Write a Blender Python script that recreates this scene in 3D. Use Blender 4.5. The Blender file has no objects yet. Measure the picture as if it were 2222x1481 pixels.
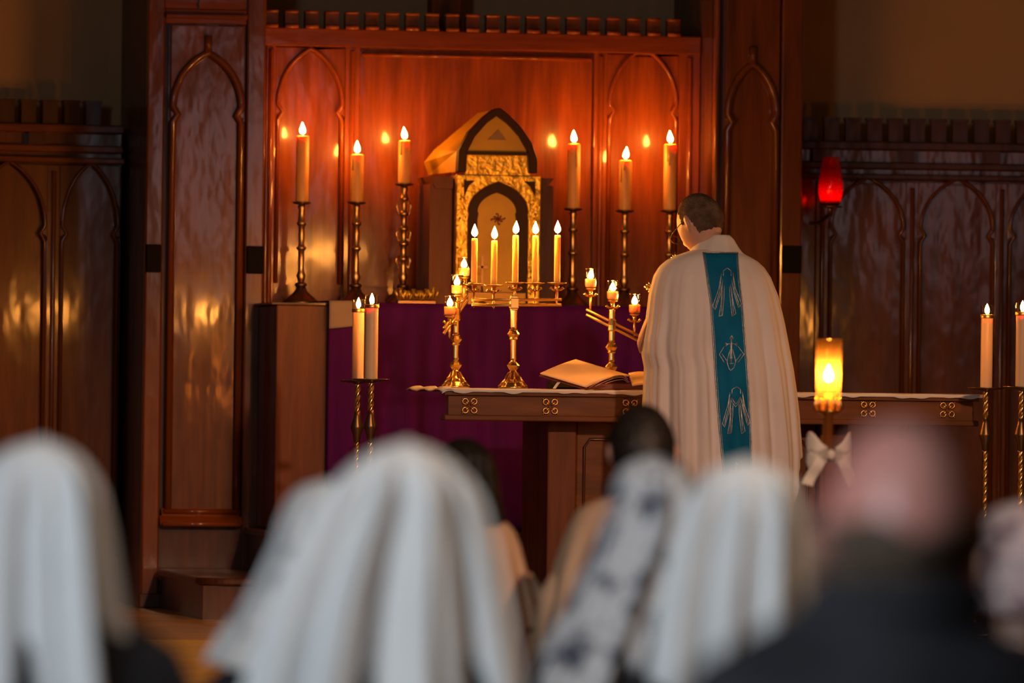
import bpy, bmesh, math, random
from mathutils import Vector, Matrix
from mathutils.bvhtree import BVHTree
random.seed(7)
sin, cos, PI, R = math.sin, math.cos, math.pi, math.radians
SC = bpy.context.scene
COL = SC.collection

# ------------------------------------------------------------------ camera
FPX = 14500.0                      # focal length in px of the 2222 px frame
PSI, RHO = R(10.5), R(0.72)        # yaw to the right, roll
CAM = Vector((-4.89, -10.3, 1.45))
CXP, CYP = 1111.0, 838.0          # where the optical axis meets the frame
fw = Vector((sin(PSI), cos(PSI), 0)); r0 = Vector((cos(PSI), -sin(PSI), 0)); u0 = Vector((0, 0, 1))
RT = r0 * cos(RHO) + u0 * sin(RHO); UP = u0 * cos(RHO) - r0 * sin(RHO)
cd = bpy.data.cameras.new('camera'); cam = bpy.data.objects.new('camera', cd); COL.objects.link(cam)
m = Matrix((RT, UP, -fw)).transposed().to_4x4(); m.translation = CAM; cam.matrix_world = m
cd.sensor_width = 36.0; cd.lens = 36.0 * FPX / 2222.0
cd.shift_y = (CYP - 740.5) / 2222.0
cd.clip_start = 0.1; cd.clip_end = 200
cd.dof.use_dof = True; cd.dof.focus_distance = 24.75; cd.dof.aperture_fstop = 3.05
SC.camera = cam

def W(px, py, Y):
    d = fw + RT * ((px - CXP) / FPX) - UP * ((py - CYP) / FPX)
    return CAM + d * ((Y - CAM.y) / d.y)
def mp(px, Y):                    # metres per pixel at plane Y
    return (W(px + 1, 838, Y) - W(px, 838, Y)).length

# ------------------------------------------------------------------ world, exposure, daylight
SC.view_settings.view_transform = 'Standard'; SC.view_settings.look = 'None'
SC.view_settings.gamma = 1; SC.view_settings.exposure = 0.0; SC.view_settings.use_curve_mapping = False
wd = bpy.data.worlds.new('world'); SC.world = wd; wd.use_nodes = True
bg = wd.node_tree.nodes['Background']; bg.inputs[0].default_value = (1.0, 0.50, 0.20, 1); bg.inputs[1].default_value = 0.035
SC.cycles.use_denoising = True; SC.cycles.sample_clamp_indirect = 8; SC.cycles.sample_clamp_direct = 0
SC.cycles.max_bounces = 6; SC.cycles.caustics_reflective = False; SC.cycles.caustics_refractive = False
SC.cycles.blur_glossy = 0.5

def area(name, loc, target, sx, sy, power, col, spread=180):
    l = bpy.data.lights.new(name, 'AREA'); l.shape = 'RECTANGLE'; l.size = sx; l.size_y = sy
    l.energy = power; l.color = col; l.spread = R(spread)
    o = bpy.data.objects.new(name, l); COL.objects.link(o); o.location = loc
    o.rotation_euler = (Vector(target) - Vector(loc)).to_track_quat('-Z', 'Y').to_euler(); return o
area('nave_window_daylight', (-7.6, -5.5, 3.7), (-2.6, .2, 1.0), 1.0, 2.2, 78, (0.78, 0.90, 1.0), 90)
area('nave_warm_fill', (-1.2, -.6, 5.2), (-2.3, .4, 1.0), 1.2, 1.2, 14, (1.0, .72, .50), 70)  # added soft warm fill above the nave to warm the veils, not a fixture
area('rear_lancet_daylight', (3.0, -14, 3.3), (-1.2, 16.4, 2.3), .35, 1.5, .16, (0.9, 0.70, 0.75), 30)
area('rear_lancet_daylight', (3.6, -14, 3.3), (-1.0, 16.4, 2.3), .22, 1.5, .16, (0.9, 0.70, 0.75), 30)
sl_ = bpy.data.lights.new('chancel_spotlight', 'SPOT'); sl_.energy = 4000; sl_.color = (1.0, .56, .34); sl_.spot_size = R(25); sl_.spot_blend = .8; sl_.shadow_soft_size = .2
so_ = bpy.data.objects.new('chancel_spotlight', sl_); COL.objects.link(so_); so_.location = (.3, -3.0, 5.6)
so_.rotation_euler = (Vector((-.1, 9.8, .8)) - so_.location).to_track_quat('-Z', 'Y').to_euler()

# ------------------------------------------------------------------ materials
MATS = {}
def nmat(name):
    mt = bpy.data.materials.new(name); mt.use_nodes = True; MATS[name] = mt
    nt = mt.node_tree; return mt, nt, nt.nodes['Principled BSDF']
def plain(name, col, rough=.6, metal=0, **kw):
    mt, nt, b = nmat(name)
    b.inputs['Base Color'].default_value = (*col, 1); b.inputs['Roughness'].default_value = rough; b.inputs['Metallic'].default_value = metal
    for k, v in kw.items(): b.inputs[k.replace('_', ' ')].default_value = v
    return mt
def noisy(name, c1, c2, scale=5, rough=.6, bump=.0, stretch=(1, 1, 1), detail=4, metal=0, bscale=None, lo=.35, hi=.65, coat=0, bdist=.01):
    mt, nt, b = nmat(name); N = nt.nodes; L = nt.links
    tc = N.new('ShaderNodeTexCoord'); mpn = N.new('ShaderNodeMapping'); mpn.inputs['Scale'].default_value = stretch
    L.new(tc.outputs['Object'], mpn.inputs[0])
    nz = N.new('ShaderNodeTexNoise'); nz.inputs['Scale'].default_value = scale; nz.inputs['Detail'].default_value = detail
    L.new(mpn.outputs[0], nz.inputs['Vector'])
    cr = N.new('ShaderNodeValToRGB'); cr.color_ramp.elements[0].position = lo; cr.color_ramp.elements[1].position = hi
    cr.color_ramp.elements[0].color = (*c1, 1); cr.color_ramp.elements[1].color = (*c2, 1)
    L.new(nz.outputs['Fac'], cr.inputs[0]); L.new(cr.outputs[0], b.inputs['Base Color'])
    b.inputs['Roughness'].default_value = rough; b.inputs['Metallic'].default_value = metal; b.inputs['Coat Weight'].default_value = coat
    if rough > .7: b.inputs['Specular IOR Level'].default_value = .12
    if bump:
        n2 = N.new('ShaderNodeTexNoise'); n2.inputs['Scale'].default_value = bscale or scale; n2.inputs['Detail'].default_value = 2
        L.new(mpn.outputs[0] if not bscale else tc.outputs['Object'], n2.inputs['Vector'])
        bp = N.new('ShaderNodeBump'); bp.inputs['Strength'].default_value = bump; bp.inputs['Distance'].default_value = bdist
        L.new(n2.outputs['Fac'], bp.inputs['Height']); L.new(bp.outputs[0], b.inputs['Normal'])
        if coat: L.new(bp.outputs[0], b.inputs['Coat Normal'])
    return mt
def wood(name, c1, c2, rough=.32, coat=.5, crough=.12, axis='z', wav=.10, gs=9):
    mt, nt, b = nmat(name); N = nt.nodes; L = nt.links
    tc = N.new('ShaderNodeTexCoord'); mpn = N.new('ShaderNodeMapping')
    mpn.inputs['Scale'].default_value = (1, 1, .09) if axis == 'z' else (.09, 1, 1)
    L.new(tc.outputs['Object'], mpn.inputs[0])
    nz = N.new('ShaderNodeTexNoise'); nz.inputs['Scale'].default_value = gs; nz.inputs['Detail'].default_value = 6; nz.inputs['Distortion'].default_value = 1.2
    L.new(mpn.outputs[0], nz.inputs['Vector'])
    fn = N.new('ShaderNodeTexNoise'); fn.inputs['Scale'].default_value = gs * 9; fn.inputs['Detail'].default_value = 3
    L.new(mpn.outputs[0], fn.inputs['Vector'])
    mx = N.new('ShaderNodeMath'); mx.operation = 'MULTIPLY_ADD'; mx.inputs[1].default_value = .35
    L.new(fn.outputs['Fac'], mx.inputs[0]); L.new(nz.outputs['Fac'], mx.inputs[2])
    cr = N.new('ShaderNodeValToRGB'); cr.color_ramp.elements[0].position = .45; cr.color_ramp.elements[1].position = .9
    cr.color_ramp.elements[0].color = (*c1, 1); cr.color_ramp.elements[1].color = (*c2, 1)
    L.new(mx.outputs[0], cr.inputs[0]); L.new(cr.outputs[0], b.inputs['Base Color'])
    b.inputs['Specular IOR Level'].default_value = .18; b.inputs['Roughness'].default_value = rough; b.inputs['Coat Weight'].default_value = coat; b.inputs['Coat Roughness'].default_value = crough
    # slow waviness of the hand-laid varnish, streaked along the grain
    m2 = N.new('ShaderNodeMapping'); m2.inputs['Scale'].default_value = (1, 1, .45) if axis == 'z' else (.45, 1, 1)
    L.new(tc.outputs['Object'], m2.inputs[0])
    wv = N.new('ShaderNodeTexNoise'); wv.inputs['Scale'].default_value = 9; wv.inputs['Detail'].default_value = 2.5
    L.new(m2.outputs[0], wv.inputs['Vector'])
    bp = N.new('ShaderNodeBump'); bp.inputs['Strength'].default_value = wav; bp.inputs['Distance'].default_value = .02
    L.new(wv.outputs['Fac'], bp.inputs['Height']); L.new(bp.outputs[0], b.inputs['Normal']); L.new(bp.outputs[0], b.inputs['Coat Normal'])
    return mt
M = MATS
wood('oak', (.12, .022, .0035), (.29, .060, .008), rough=.34, coat=.5, crough=.1)
wood('oak_gloss', (.14, .028, .004), (.30, .07, .01), rough=.25, coat=1, crough=.06, axis='x', wav=.05)
wood('oak_brown', (.085, .021, .0035), (.20, .052, .008), rough=.34, coat=.9, crough=.11, wav=.13)
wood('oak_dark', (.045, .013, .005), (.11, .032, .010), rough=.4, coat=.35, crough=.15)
wood('oak_rail', (.11, .020, .0035), (.25, .054, .008), axis='x', wav=.08)
wood('oak_table', (.085, .026, .005), (.20, .062, .011), axis='x', rough=.45, coat=.2, crough=.25, wav=.15, gs=7)
wood('oak_plain', (.09, .023, .005), (.19, .05, .011), rough=.5, coat=.12, crough=.3, wav=.15)
wood('floor_wood', (.36, .18, .030), (.56, .31, .055), axis='x', rough=.4, coat=.25, crough=.2, wav=.1)
wood('pew_wood', (.10, .04, .014), (.2, .08, .03), axis='x', rough=.5, coat=.1)
noisy('plaster', (.54, .33, .165), (.60, .37, .19), scale=1.6, rough=.9, bump=.12, bscale=60)
noisy('purple_cloth', (.050, .002, .075), (.075, .003, .105), scale=2.5, rough=.75, stretch=(6, 1, .6), bump=.3, bscale=9)
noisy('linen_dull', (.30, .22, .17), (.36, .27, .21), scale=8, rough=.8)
noisy('fair_linen', (.72, .66, .6), (.8, .75, .7), scale=8, rough=.8, bump=.1)
noisy('chasuble_cloth', (.76, .68, .64), (.82, .75, .71), scale=6, rough=.75, bump=.08, bscale=30)
noisy('teal_silk', (.002, .11, .23), (.004, .16, .32), scale=7, rough=.71, bump=.1, bscale=120)
noisy('silver_thread', (.45, .40, .34), (.75, .68, .6), scale=90, rough=.4, metal=.6)
plain('brass', (.83, .52, .16), .22, 1)
plain('brass_soft', (.75, .45, .14), .34, 1)
plain('bronze_dark', (.22, .12, .05), .35, .9)
noisy('gilt', (.48, .27, .02), (.85, .52, .06), scale=30, rough=.38, metal=.75, bump=.6, bscale=45)
noisy('gilt_smooth', (.42, .22, .010), (.54, .29, .016), scale=6, rough=.48, metal=.3, bump=.1)
plain('tabernacle_dark', (.045, .016, .004), .5, 0, Specular_IOR_Level=.15)
noisy('skin_light', (.56, .30, .21), (.66, .38, .28), scale=10, rough=.5)
noisy('skin_pink', (.62, .24, .19), (.72, .31, .25), scale=9, rough=.38)
noisy('hair_grey', (.06, .036, .022), (.22, .14, .09), scale=22, rough=.85, bump=.6, bscale=160, lo=.3, hi=.75)
noisy('hair_salt', (.07, .045, .03), (.16, .11, .08), scale=30, rough=.8, bump=.5)
noisy('hair_black', (.006, .005, .004), (.02, .014, .010), scale=30, rough=.5, stretch=(3, 3, .4), bump=.5)
noisy('hair_brown', (.035, .02, .012), (.10, .06, .035), scale=30, rough=.6, stretch=(3, 3, .4), bump=.5)
noisy('veil_white', (.74, .74, .74), (.82, .81, .8), scale=4, rough=.8, bump=.05)
noisy('alb_cream', (.72, .48, .31), (.80, .56, .37), scale=5, rough=.85, bump=.1)
noisy('coat_black', (.010, .010, .012), (.02, .02, .022), scale=9, rough=.8)
noisy('coat_charcoal', (.022, .022, .026), (.036, .036, .042), scale=9, rough=.8)
noisy('coat_red', (.16, .012, .014), (.24, .03, .03), scale=9, rough=.8)
noisy('dress_rose', (.42, .22, .18), (.5, .28, .24), scale=9, rough=.8)
noisy('cord_gold', (.32, .25, .14), (.5, .4, .25), scale=60, rough=.6)
plain('black_iron', (.012, .008, .006), .7, 0, Specular_IOR_Level=.05)
plain('wick', (.02, .015, .01), .9)
plain('page', (.86, .60, .34), .85, Specular_IOR_Level=.1)
plain('leather', (.16, .03, .012), .5)
plain('ribbon_white', (.72, .66, .58), .7)
plain('glasses_frame', (.03, .02, .015), .3)
plain('lens', (.9, .9, .9), .02, 0, Alpha=.25)
def lace(name, ground, mark, scale, thr=.38):
    mt, nt, b = nmat(name); N = nt.nodes; L = nt.links
    tc = N.new('ShaderNodeTexCoord')
    nz = N.new('ShaderNodeTexNoise'); nz.inputs['Scale'].default_value = scale; nz.inputs['Detail'].default_value = 3; nz.inputs['Distortion'].default_value = .2
    vo = N.new('ShaderNodeTexVoronoi'); vo.inputs['Scale'].default_value = scale * 3.5
    L.new(tc.outputs['Object'], nz.inputs['Vector']); L.new(tc.outputs['Object'], vo.inputs['Vector'])
    ma = N.new('ShaderNodeMath'); ma.operation = 'MULTIPLY_ADD'; ma.inputs[1].default_value = -.25
    L.new(vo.outputs['Distance'], ma.inputs[0]); L.new(nz.outputs['Fac'], ma.inputs[2])
    cr = N.new('ShaderNodeValToRGB'); cr.color_ramp.elements[0].position = thr; cr.color_ramp.elements[1].position = thr + .1
    cr.color_ramp.elements[0].color = (*ground, 1); cr.color_ramp.elements[1].color = (*mark, 1)
    L.new(ma.outputs[0], cr.inputs[0]); L.new(cr.outputs[0], b.inputs['Base Color']); b.inputs['Roughness'].default_value = .8
    return mt
lace('lace_grey', (.72, .72, .74), (.09, .10, .14), 13)
lace('lace_pale', (.80, .80, .80), (.25, .27, .31), 8, .46)
lace('lace_pink', (.70, .52, .5), (.28, .17, .18), 12)
def wax(name, col, glow=.35):
    mt, nt, b = nmat(name)
    b.inputs['Base Color'].default_value = (*col, 1); b.inputs['Roughness'].default_value = .45
    b.inputs['Subsurface Weight'].default_value = glow; b.inputs['Subsurface Radius'].default_value = (1, .45, .15); b.inputs['Subsurface Scale'].default_value = .03
    return mt
wax('wax_ivory', (.84, .42, .11)); wax('wax_cream', (.84, .56, .30)); wax('wax_yellow', (.96, .60, .11), .7)
def emit(name, col, s):
    mt = bpy.data.materials.new(name); mt.use_nodes = True; nt = mt.node_tree; nt.nodes.clear()
    e = nt.nodes.new('ShaderNodeEmission'); e.inputs[0].default_value = (*col, 1); e.inputs[1].default_value = s
    o = nt.nodes.new('ShaderNodeOutputMaterial'); nt.links.new(e.outputs[0], o.inputs[0]); MATS[name] = mt; return mt
FL = 1150.0
emit('flame', (1.0, .36, .055), FL)
emit('flame_small', (1.0, .36, .055), FL * .62)
emit('flame_altar', (1.0, .33, .04), FL * .38)
emit('flame_red', (1.0, .36, .2), 160)
def glass(name, col=(1, 1, 1), gl=.12, rough=.03, body=0):
    mt = bpy.data.materials.new(name); mt.use_nodes = True; nt = mt.node_tree; nt.nodes.clear(); N = nt.nodes; L = nt.links
    t = N.new('ShaderNodeBsdfTransparent'); t.inputs[0].default_value = (*col, 1)
    g = N.new('ShaderNodeBsdfGlossy'); g.inputs['Roughness'].default_value = rough
    lw = N.new('ShaderNodeLayerWeight'); lw.inputs[0].default_value = .35
    ma = N.new('ShaderNodeMath'); ma.operation = 'MULTIPLY_ADD'; ma.inputs[1].default_value = .45; ma.inputs[2].default_value = gl * .3
    L.new(lw.outputs['Facing'], ma.inputs[0])
    mx = N.new('ShaderNodeMixShader'); L.new(ma.outputs[0], mx.inputs[0]); L.new(t.outputs[0], mx.inputs[1]); L.new(g.outputs[0], mx.inputs[2])
    out = mx
    if body:
        tr = N.new('ShaderNodeBsdfTranslucent'); tr.inputs[0].default_value = (*col, 1)
        m2 = N.new('ShaderNodeMixShader'); m2.inputs[0].default_value = body
        L.new(mx.outputs[0], m2.inputs[1]); L.new(tr.outputs[0], m2.inputs[2]); out = m2
    o = N.new('ShaderNodeOutputMaterial'); L.new(out.outputs[0], o.inputs[0]); MATS[name] = mt; return mt
glass('clear_glass', (.96, .93, .88)); glass('amber_glass', (.95, .72, .42), body=.09, rough=.1); glass('ruby_glass', (.55, .002, .010), body=.25, rough=.1)

# ------------------------------------------------------------------ mesh builder
class MB:
    def __init__(s): s.v = []; s.f = []; s.sm = []
    def add(s, vs, fs, smooth=True):
        n = len(s.v); s.v += [tuple(v) for v in vs]
        for f in fs: s.f.append([n + i for i in f]); s.sm.append(smooth)
        return s
    def box(s, x0, x1, y0, y1, z0, z1):
        vs = [(x, y, z) for x in (x0, x1) for y in (y0, y1) for z in (z0, z1)]
        return s.add(vs, [(0, 1, 3, 2), (4, 6, 7, 5), (0, 4, 5, 1), (2, 3, 7, 6), (0, 2, 6, 4), (1, 5, 7, 3)], False)
    def lathe(s, prof, c=(0, 0, 0), n=24, sx=1, sy=1, cap=True, smooth=True):
        vs = []; fs = []
        for (r, z) in prof:
            for i in range(n):
                a = 2 * PI * i / n; vs.append((c[0] + r * cos(a) * sx, c[1] + r * sin(a) * sy, c[2] + z))
        for j in range(len(prof) - 1):
            for i in range(n):
                k = (i + 1) % n; fs.append((j * n + i, j * n + k, (j + 1) * n + k, (j + 1) * n + i))
        if cap:
            fs.append(tuple(range(n))[::-1]); fs.append(tuple((len(prof) - 1) * n + i for i in range(n)))
        return s.add(vs, fs, smooth)
    def tube(s, pts, r, n=8, closed=False):
        pts = [Vector(p) for p in pts]; rs = r if isinstance(r, (list, tuple)) else [r] * len(pts)
        vs = []; fs = []; prev = None; m_ = len(pts)
        for j, p in enumerate(pts):
            a = pts[(j - 1) % m_] if (closed or j > 0) else p; b = pts[(j + 1) % m_] if (closed or j < m_ - 1) else p
            t = (b - a); t = t.normalized() if t.length > 1e-9 else Vector((0, 0, 1))
            if prev is None:
                up = Vector((0, 0, 1)) if abs(t.z) < .9 else Vector((1, 0, 0)); nx = t.cross(up).normalized()
            else: nx = (prev - t * prev.dot(t)).normalized()
            prev = nx; ny = t.cross(nx)
            for i in range(n):
                q = 2 * PI * i / n; vs.append(p + (nx * cos(q) + ny * sin(q)) * rs[j])
        seg = m_ if closed else m_ - 1
        for j in range(seg):
            j2 = (j + 1) % m_
            for i in range(n):
                k = (i + 1) % n; fs.append((j * n + i, j2 * n + i, j2 * n + k, j * n + k))
        if not closed:
            fs.append(tuple(range(n))); fs.append(tuple((m_ - 1) * n + i for i in range(n))[::-1])
        return s.add(vs, fs, True)
    def prism(s, poly, y0, y1):                      # polygon in x,z extruded along y
        n = len(poly); vs = [(x, y0, z) for x, z in poly] + [(x, y1, z) for x, z in poly]
        fs = [tuple(range(n)), tuple(range(n, 2 * n))[::-1]] + [(i, (i + 1) % n, n + (i + 1) % n, n + i) for i in range(n)]
        return s.add(vs, fs, False)
    def prismx(s, poly, x0, x1):                     # polygon in y,z extruded along x
        n = len(poly); vs = [(x0, y, z) for y, z in poly] + [(x1, y, z) for y, z in poly]
        fs = [tuple(range(n)), tuple(range(n, 2 * n))[::-1]] + [(i, (i + 1) % n, n + (i + 1) % n, n + i) for i in range(n)]
        return s.add(vs, fs, False)
    def grid(s, fn, nu, nv, closed=False):
        vs = [fn(i / (nu if closed else nu - 1), j / (nv - 1)) for j in range(nv) for i in range(nu)]; fs = []
        for j in range(nv - 1):
            for i in range(nu if closed else nu - 1):
                k = (i + 1) % nu; fs.append((j * nu + i, j * nu + k, (j + 1) * nu + k, (j + 1) * nu + i))
        return s.add(vs, fs, True)
    def build(s, name, mat, parent=None, bevel=0, solid=0, off=0, sub=0):
        me = bpy.data.meshes.new(name); me.from_pydata(s.v, [], s.f); me.update()
        bm = bmesh.new(); bm.from_mesh(me); bmesh.ops.recalc_face_normals(bm, faces=bm.faces); bm.to_mesh(me); bm.free()
        me.polygons.foreach_set('use_smooth', s.sm)
        me.materials.append(M[mat] if isinstance(mat, str) else mat)
        o = bpy.data.objects.new(name, me); COL.objects.link(o)
        if parent: o.parent = parent
        if solid:
            md = o.modifiers.new('s', 'SOLIDIFY'); md.thickness = solid; md.offset = off
        if sub:
            md = o.modifiers.new('u', 'SUBSURF'); md.levels = sub; md.render_levels = sub
        if bevel:
            md = o.modifiers.new('b', 'BEVEL'); md.width = bevel; md.segments = 2; md.limit_method = 'ANGLE'
        return o
def tag(o, label=None, cat=None, group=None, kind=None):
    if label: o['label'] = label
    if cat: o['category'] = cat
    if group: o['group'] = group
    if kind: o['kind'] = kind
    return o
def thing(name, label, cat, loc=(0, 0, 0), rz=0, group=None):
    o = bpy.data.objects.new(name, None); COL.objects.link(o); o.location = loc; o.rotation_euler = (0, 0, rz); o.empty_display_size = .05
    return tag(o, label, cat, group)
def dup(root, loc, label=None, rz=None, scale=None):
    r = root.copy(); COL.objects.link(r); r.location = loc
    if rz is not None: r.rotation_euler = (0, 0, rz)
    if scale: r.scale = scale
    if label: r['label'] = label
    for ch in root.children:
        c = ch.copy(); COL.objects.link(c); c.parent = r
        for g in ch.children:
            d = g.copy(); COL.objects.link(d); d.parent = c
    return r
def struct(o): o['kind'] = 'structure'; return o

# ------------------------------------------------------------------ setting
ZP = .54                                            # platform floor
YW = 17.3                                          # plaster wall
struct(MB().box(-1.6, 1.9, YW, YW + .2, 0, 5.2).build('wall_back', 'plaster'))
struct(MB().box(-9, 9, -16, 13.2, -.2, 0).build('floor', 'pew_wood'))
for k, (a, b) in enumerate(((13.19, 14.36), (14.38, 15.0), (15.02, 15.7), (15.72, 16.6), (16.62, YW))):
    struct(MB().box(-6, 7, a, b, 0, ZP).build('floor', 'floor_wood', bevel=.006))
struct(MB().box(-6, 7, 13.28, YW, -.2, ZP - .012).build('floor', 'oak_dark'))
for k, (a, b) in enumerate(((ZP - .105, ZP - .03), (ZP - .175, ZP - .118), (.36, ZP - .188))):      # moulded riser of the platform
    struct(MB().box(-6, 7, 13.22 + .004 * k, 13.3, a, b).build('trim_%d' % (k + 3), 'floor_wood', bevel=.008))
for k in range(2):                                   # steps up from the nave
    struct(MB().box(-6, 7, 12.5 + .35 * k, 12.5 + .35 * (k + 1), 0, .18 * (k + 1)).build('trim_%d' % (k + 1), 'floor_wood', bevel=.01))

def arch_path(x0, x1, zs, za, n=12, T=1.15, cusp=.018):
    """left springing -> apex -> right springing of a pointed arch with small cusps"""
    xc = (x0 + x1) / 2; L = []
    L.append((x0 + cusp * 1.1, zs - .012)); L.append((x0 + .004, zs + .012))
    for i in range(n + 1):
        t = T * i / n; L.append((x0 + (xc - x0) * (1 - cos(t)) / (1 - cos(T)), zs + .02 + (za - zs - .02) * sin(t) / sin(T)))
    Rr = [(2 * xc - x, z) for x, z in L[:-1]][::-1]
    return L + Rr
def blind_arch(parent, x0, x1, z0, z1, zs, za, y, matp='oak', mats='oak', tip=0, r=.009):
    """recessed panel x0..x1, z0..z1 with a traceried arch head"""
    MB().box(x0 - .01, x1 + .01, y, y + .02, z0 - .01, z1 + .01).build('panel', matp, parent)
    P = arch_path(x0 + .006, x1 - .006, zs, za)
    poly = [(x0 - .005, z1 + .005)] + [(x0 - .005, zs - .03)] + P + [(x1 + .005, zs - .03), (x1 + .005, z1 + .005)]
    MB().prism(poly, y - .022, y - .001).build('spandrel', mats, parent, bevel=.004)
    mb = MB()
    pts = [(x0 + .006, y - .02, z0 + .01), (x0 + .006, y - .02, zs - .045)] + [(x, y - .026, z) for x, z in P] + [(x1 - .006, y - .02, zs - .045), (x1 - .006, y - .02, z0 + .01)]
    mb.tube(pts, r, 8)
    if tip: mb.tube([((x0 + x1) / 2, y - .026, za), ((x0 + x1) / 2, y - .026, za + tip)], r * 1.1, 8)
    mb.build('arch_moulding', mats, parent)

def wx(px, Y, py=500): return W(px, py, Y).x
def wz(py, Y, px=1000): return W(px, py, Y).z

# ---- reredos (central carved screen)
YR = 16.75
YP = 16.45
rer = thing('reredos', 'varnished oak altar screen with blind arches and battlemented top behind the tabernacle', 'altar screen', (0, YR, ZP))
rer.location = (0, 0, 0)
xL, xRr = wx(571, YP) + .002, wx(1546, YP) - .002
ztop = wz(84, YR); z0r = ZP
MB().box(xL, xRr, YR, YR + .08, z0r, ztop).build('back_board', 'oak', rer)
MB().box(xL, xRr, YR - .05, YR + .02, ztop - .048, ztop + .028).build('top_rail', 'oak_rail', rer, bevel=.006)
for a, b in ((571, 592), (742, 774), (1282, 1311), (1466, 1520)):
    x0, x1 = max(xL, wx(a, YR)), min(xRr, wx(b, YR))
    MB().box(x0, x1, YR - .035, YR + .01, z0r, ztop - .045).tube([((x0 + x1) / 2, YR - .036, z0r + .1), ((x0 + x1) / 2, YR - .036, ztop - .06)], .012, 10).build('stile', 'oak', rer, bevel=.005)
for a, b in ((594, 740), (1313, 1464)):
    blind_arch(rer, wx(a, YR), wx(b, YR), 1.85, ztop - .055, wz(236, YR, a), wz(104, YR, a), YR - .008)
MB().box(wx(776, YR), wx(1280, YR), YR - .012, YR, 1.85, ztop - .06).tube([(wx(780, YR), YR - .02, ztop - .075), (wx(1276, YR), YR - .02, ztop - .075)], .009, 8).build('centre_panel', 'oak', rer)
nb = 21
for i in range(nb):                                  # battlements
    px = 586 + i * 43.6; cx = wx(px, YR, 50); hw = .0265; zb = ztop + .028
    MB().box(cx - hw, cx + hw, YR - .04, YR + .005, zb, zb + .062).build('battlement', 'oak_dark', rer)
    MB().box(cx - hw - .001, cx + hw + .001, YR - .046, YR + .008, zb + .062, zb + .07).tube([(cx - hw, YR - .045, zb + .066), (cx + hw, YR - .045, zb + .066)], .006, 12).build('battlement_cap', 'oak_gloss', rer)
    MB().tube([(cx - hw, YR - .046, zb + .006), (cx + hw, YR - .046, zb + .006)], .009, 14).build('battlement_bead', 'oak_gloss', rer)
MB().box(wx(932, YR + .2), wx(998, YR + .2), YR + .22, YR + .33, ztop - .3, 4.6).build('upright_post', 'oak_plain', rer, bevel=.006)

# ---- piers left and right of the reredos
def pier(label, a0, a1, b0, b1, parch, zapx, zspx, top_px):
    t = thing('panelled_pier', label, 'pillar', (0, 0, 0))
    x0, x1 = wx(a0, YP), wx(a1, YP); p0, p1 = wx(b0, YP), wx(b1, YP); zt = 4.6
    MB().box(x0, x1, YP + .03, YW - .03, ZP, zt).build('pier_core', 'oak_dark', t)
    MB().box(x0, p0, YP - .02, YP + .05, ZP, zt).build('stile', 'oak_brown', t, bevel=.008)
    MB().box(p1, x1, YP - .02, YP + .05, ZP, zt).build('stile', 'oak_brown', t, bevel=.008)
    zr = wz(top_px, YP, a0); zb = wz(1108, YP, a0)
    MB().box(p0, p1, YP - .01, YP + .04, zr - .01, zr + .05).box(p0, p1, YP - .035, YP + .0, zr + .01, zr + .03).build('upper_rail', 'oak_rail', t, bevel=.006)
    MB().box(p0 + .0, p1, YP + .0, YP + .04, zr + .05, zt).box((p0 + p1) / 2 - .03, (p0 + p1) / 2 + .03, YP - .02, YP, zr + .05, zt).box(p0, p1, YP - .025, YP, zr + .12, zr + .15).build('head_panel', 'oak_rail', t)
    zba = wz(1108, YP, a0)
    blind_arch(t, p0 + .03, p1 - .012, zba, zr - .02, wz(zspx, YP, a0), wz(zapx, YP, a0), YP + .012, tip=.07, r=.015, matp='oak_brown', mats='oak_brown')
    # stepped sill below the tall panel, its upper faces sloping to the candles
    s0, s1 = p0, p1
    MB().prismx([(YP - .05, zba - .055), (YP - .055, zba - .045), (YP - .02, zba - .018), (YP + .04, zba - .018), (YP + .04, zba - .055)], s0, s1)\
        .prismx([(YP - .02, zba - .02), (YP - .022, zba - .012), (YP + .0, zba + .012), (YP + .04, zba + .012), (YP + .04, zba - .02)], s0 + .01, s1 - .01).tube([(s0 + .01, YP - .055, zba - .05), (s1 - .01, YP - .055, zba - .05)], .011, 14).tube([(s0 + .02, YP - .02, zba), (s1 - .02, YP - .02, zba)], .010, 14).build('sill', 'oak_gloss', t)
    MB().box(p0, p1, YP + .0, YP + .05, ZP, zba - .05).build('plinth_panel', 'oak_dark', t)
    for (u, v) in ((x0 + .003, p0 - .008), (p1 + .008, x1 - .003)):
        zc = wz(560, YP, a0)
        MB().box(u, v, YP - .045, YP - .015, zc - .056, zc + .056).build('corbel_block', 'black_iron', t, bevel=.004)
    MB().box(x0 - .01, x1 + .01, YP - .035, YP + .04, ZP, ZP + .06).build('base_board', 'oak_dark', t, bevel=.006)
    return t
pier('tall varnished oak pillar with pointed arch panel left of the altar', 314, 571, 352, 530, None, 112, 240, 44)
pier('tall oak pillar with shadowed arch panel behind the priest', 1546, 1737, 1556, 1690, None, 138, 258, -40)

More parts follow.
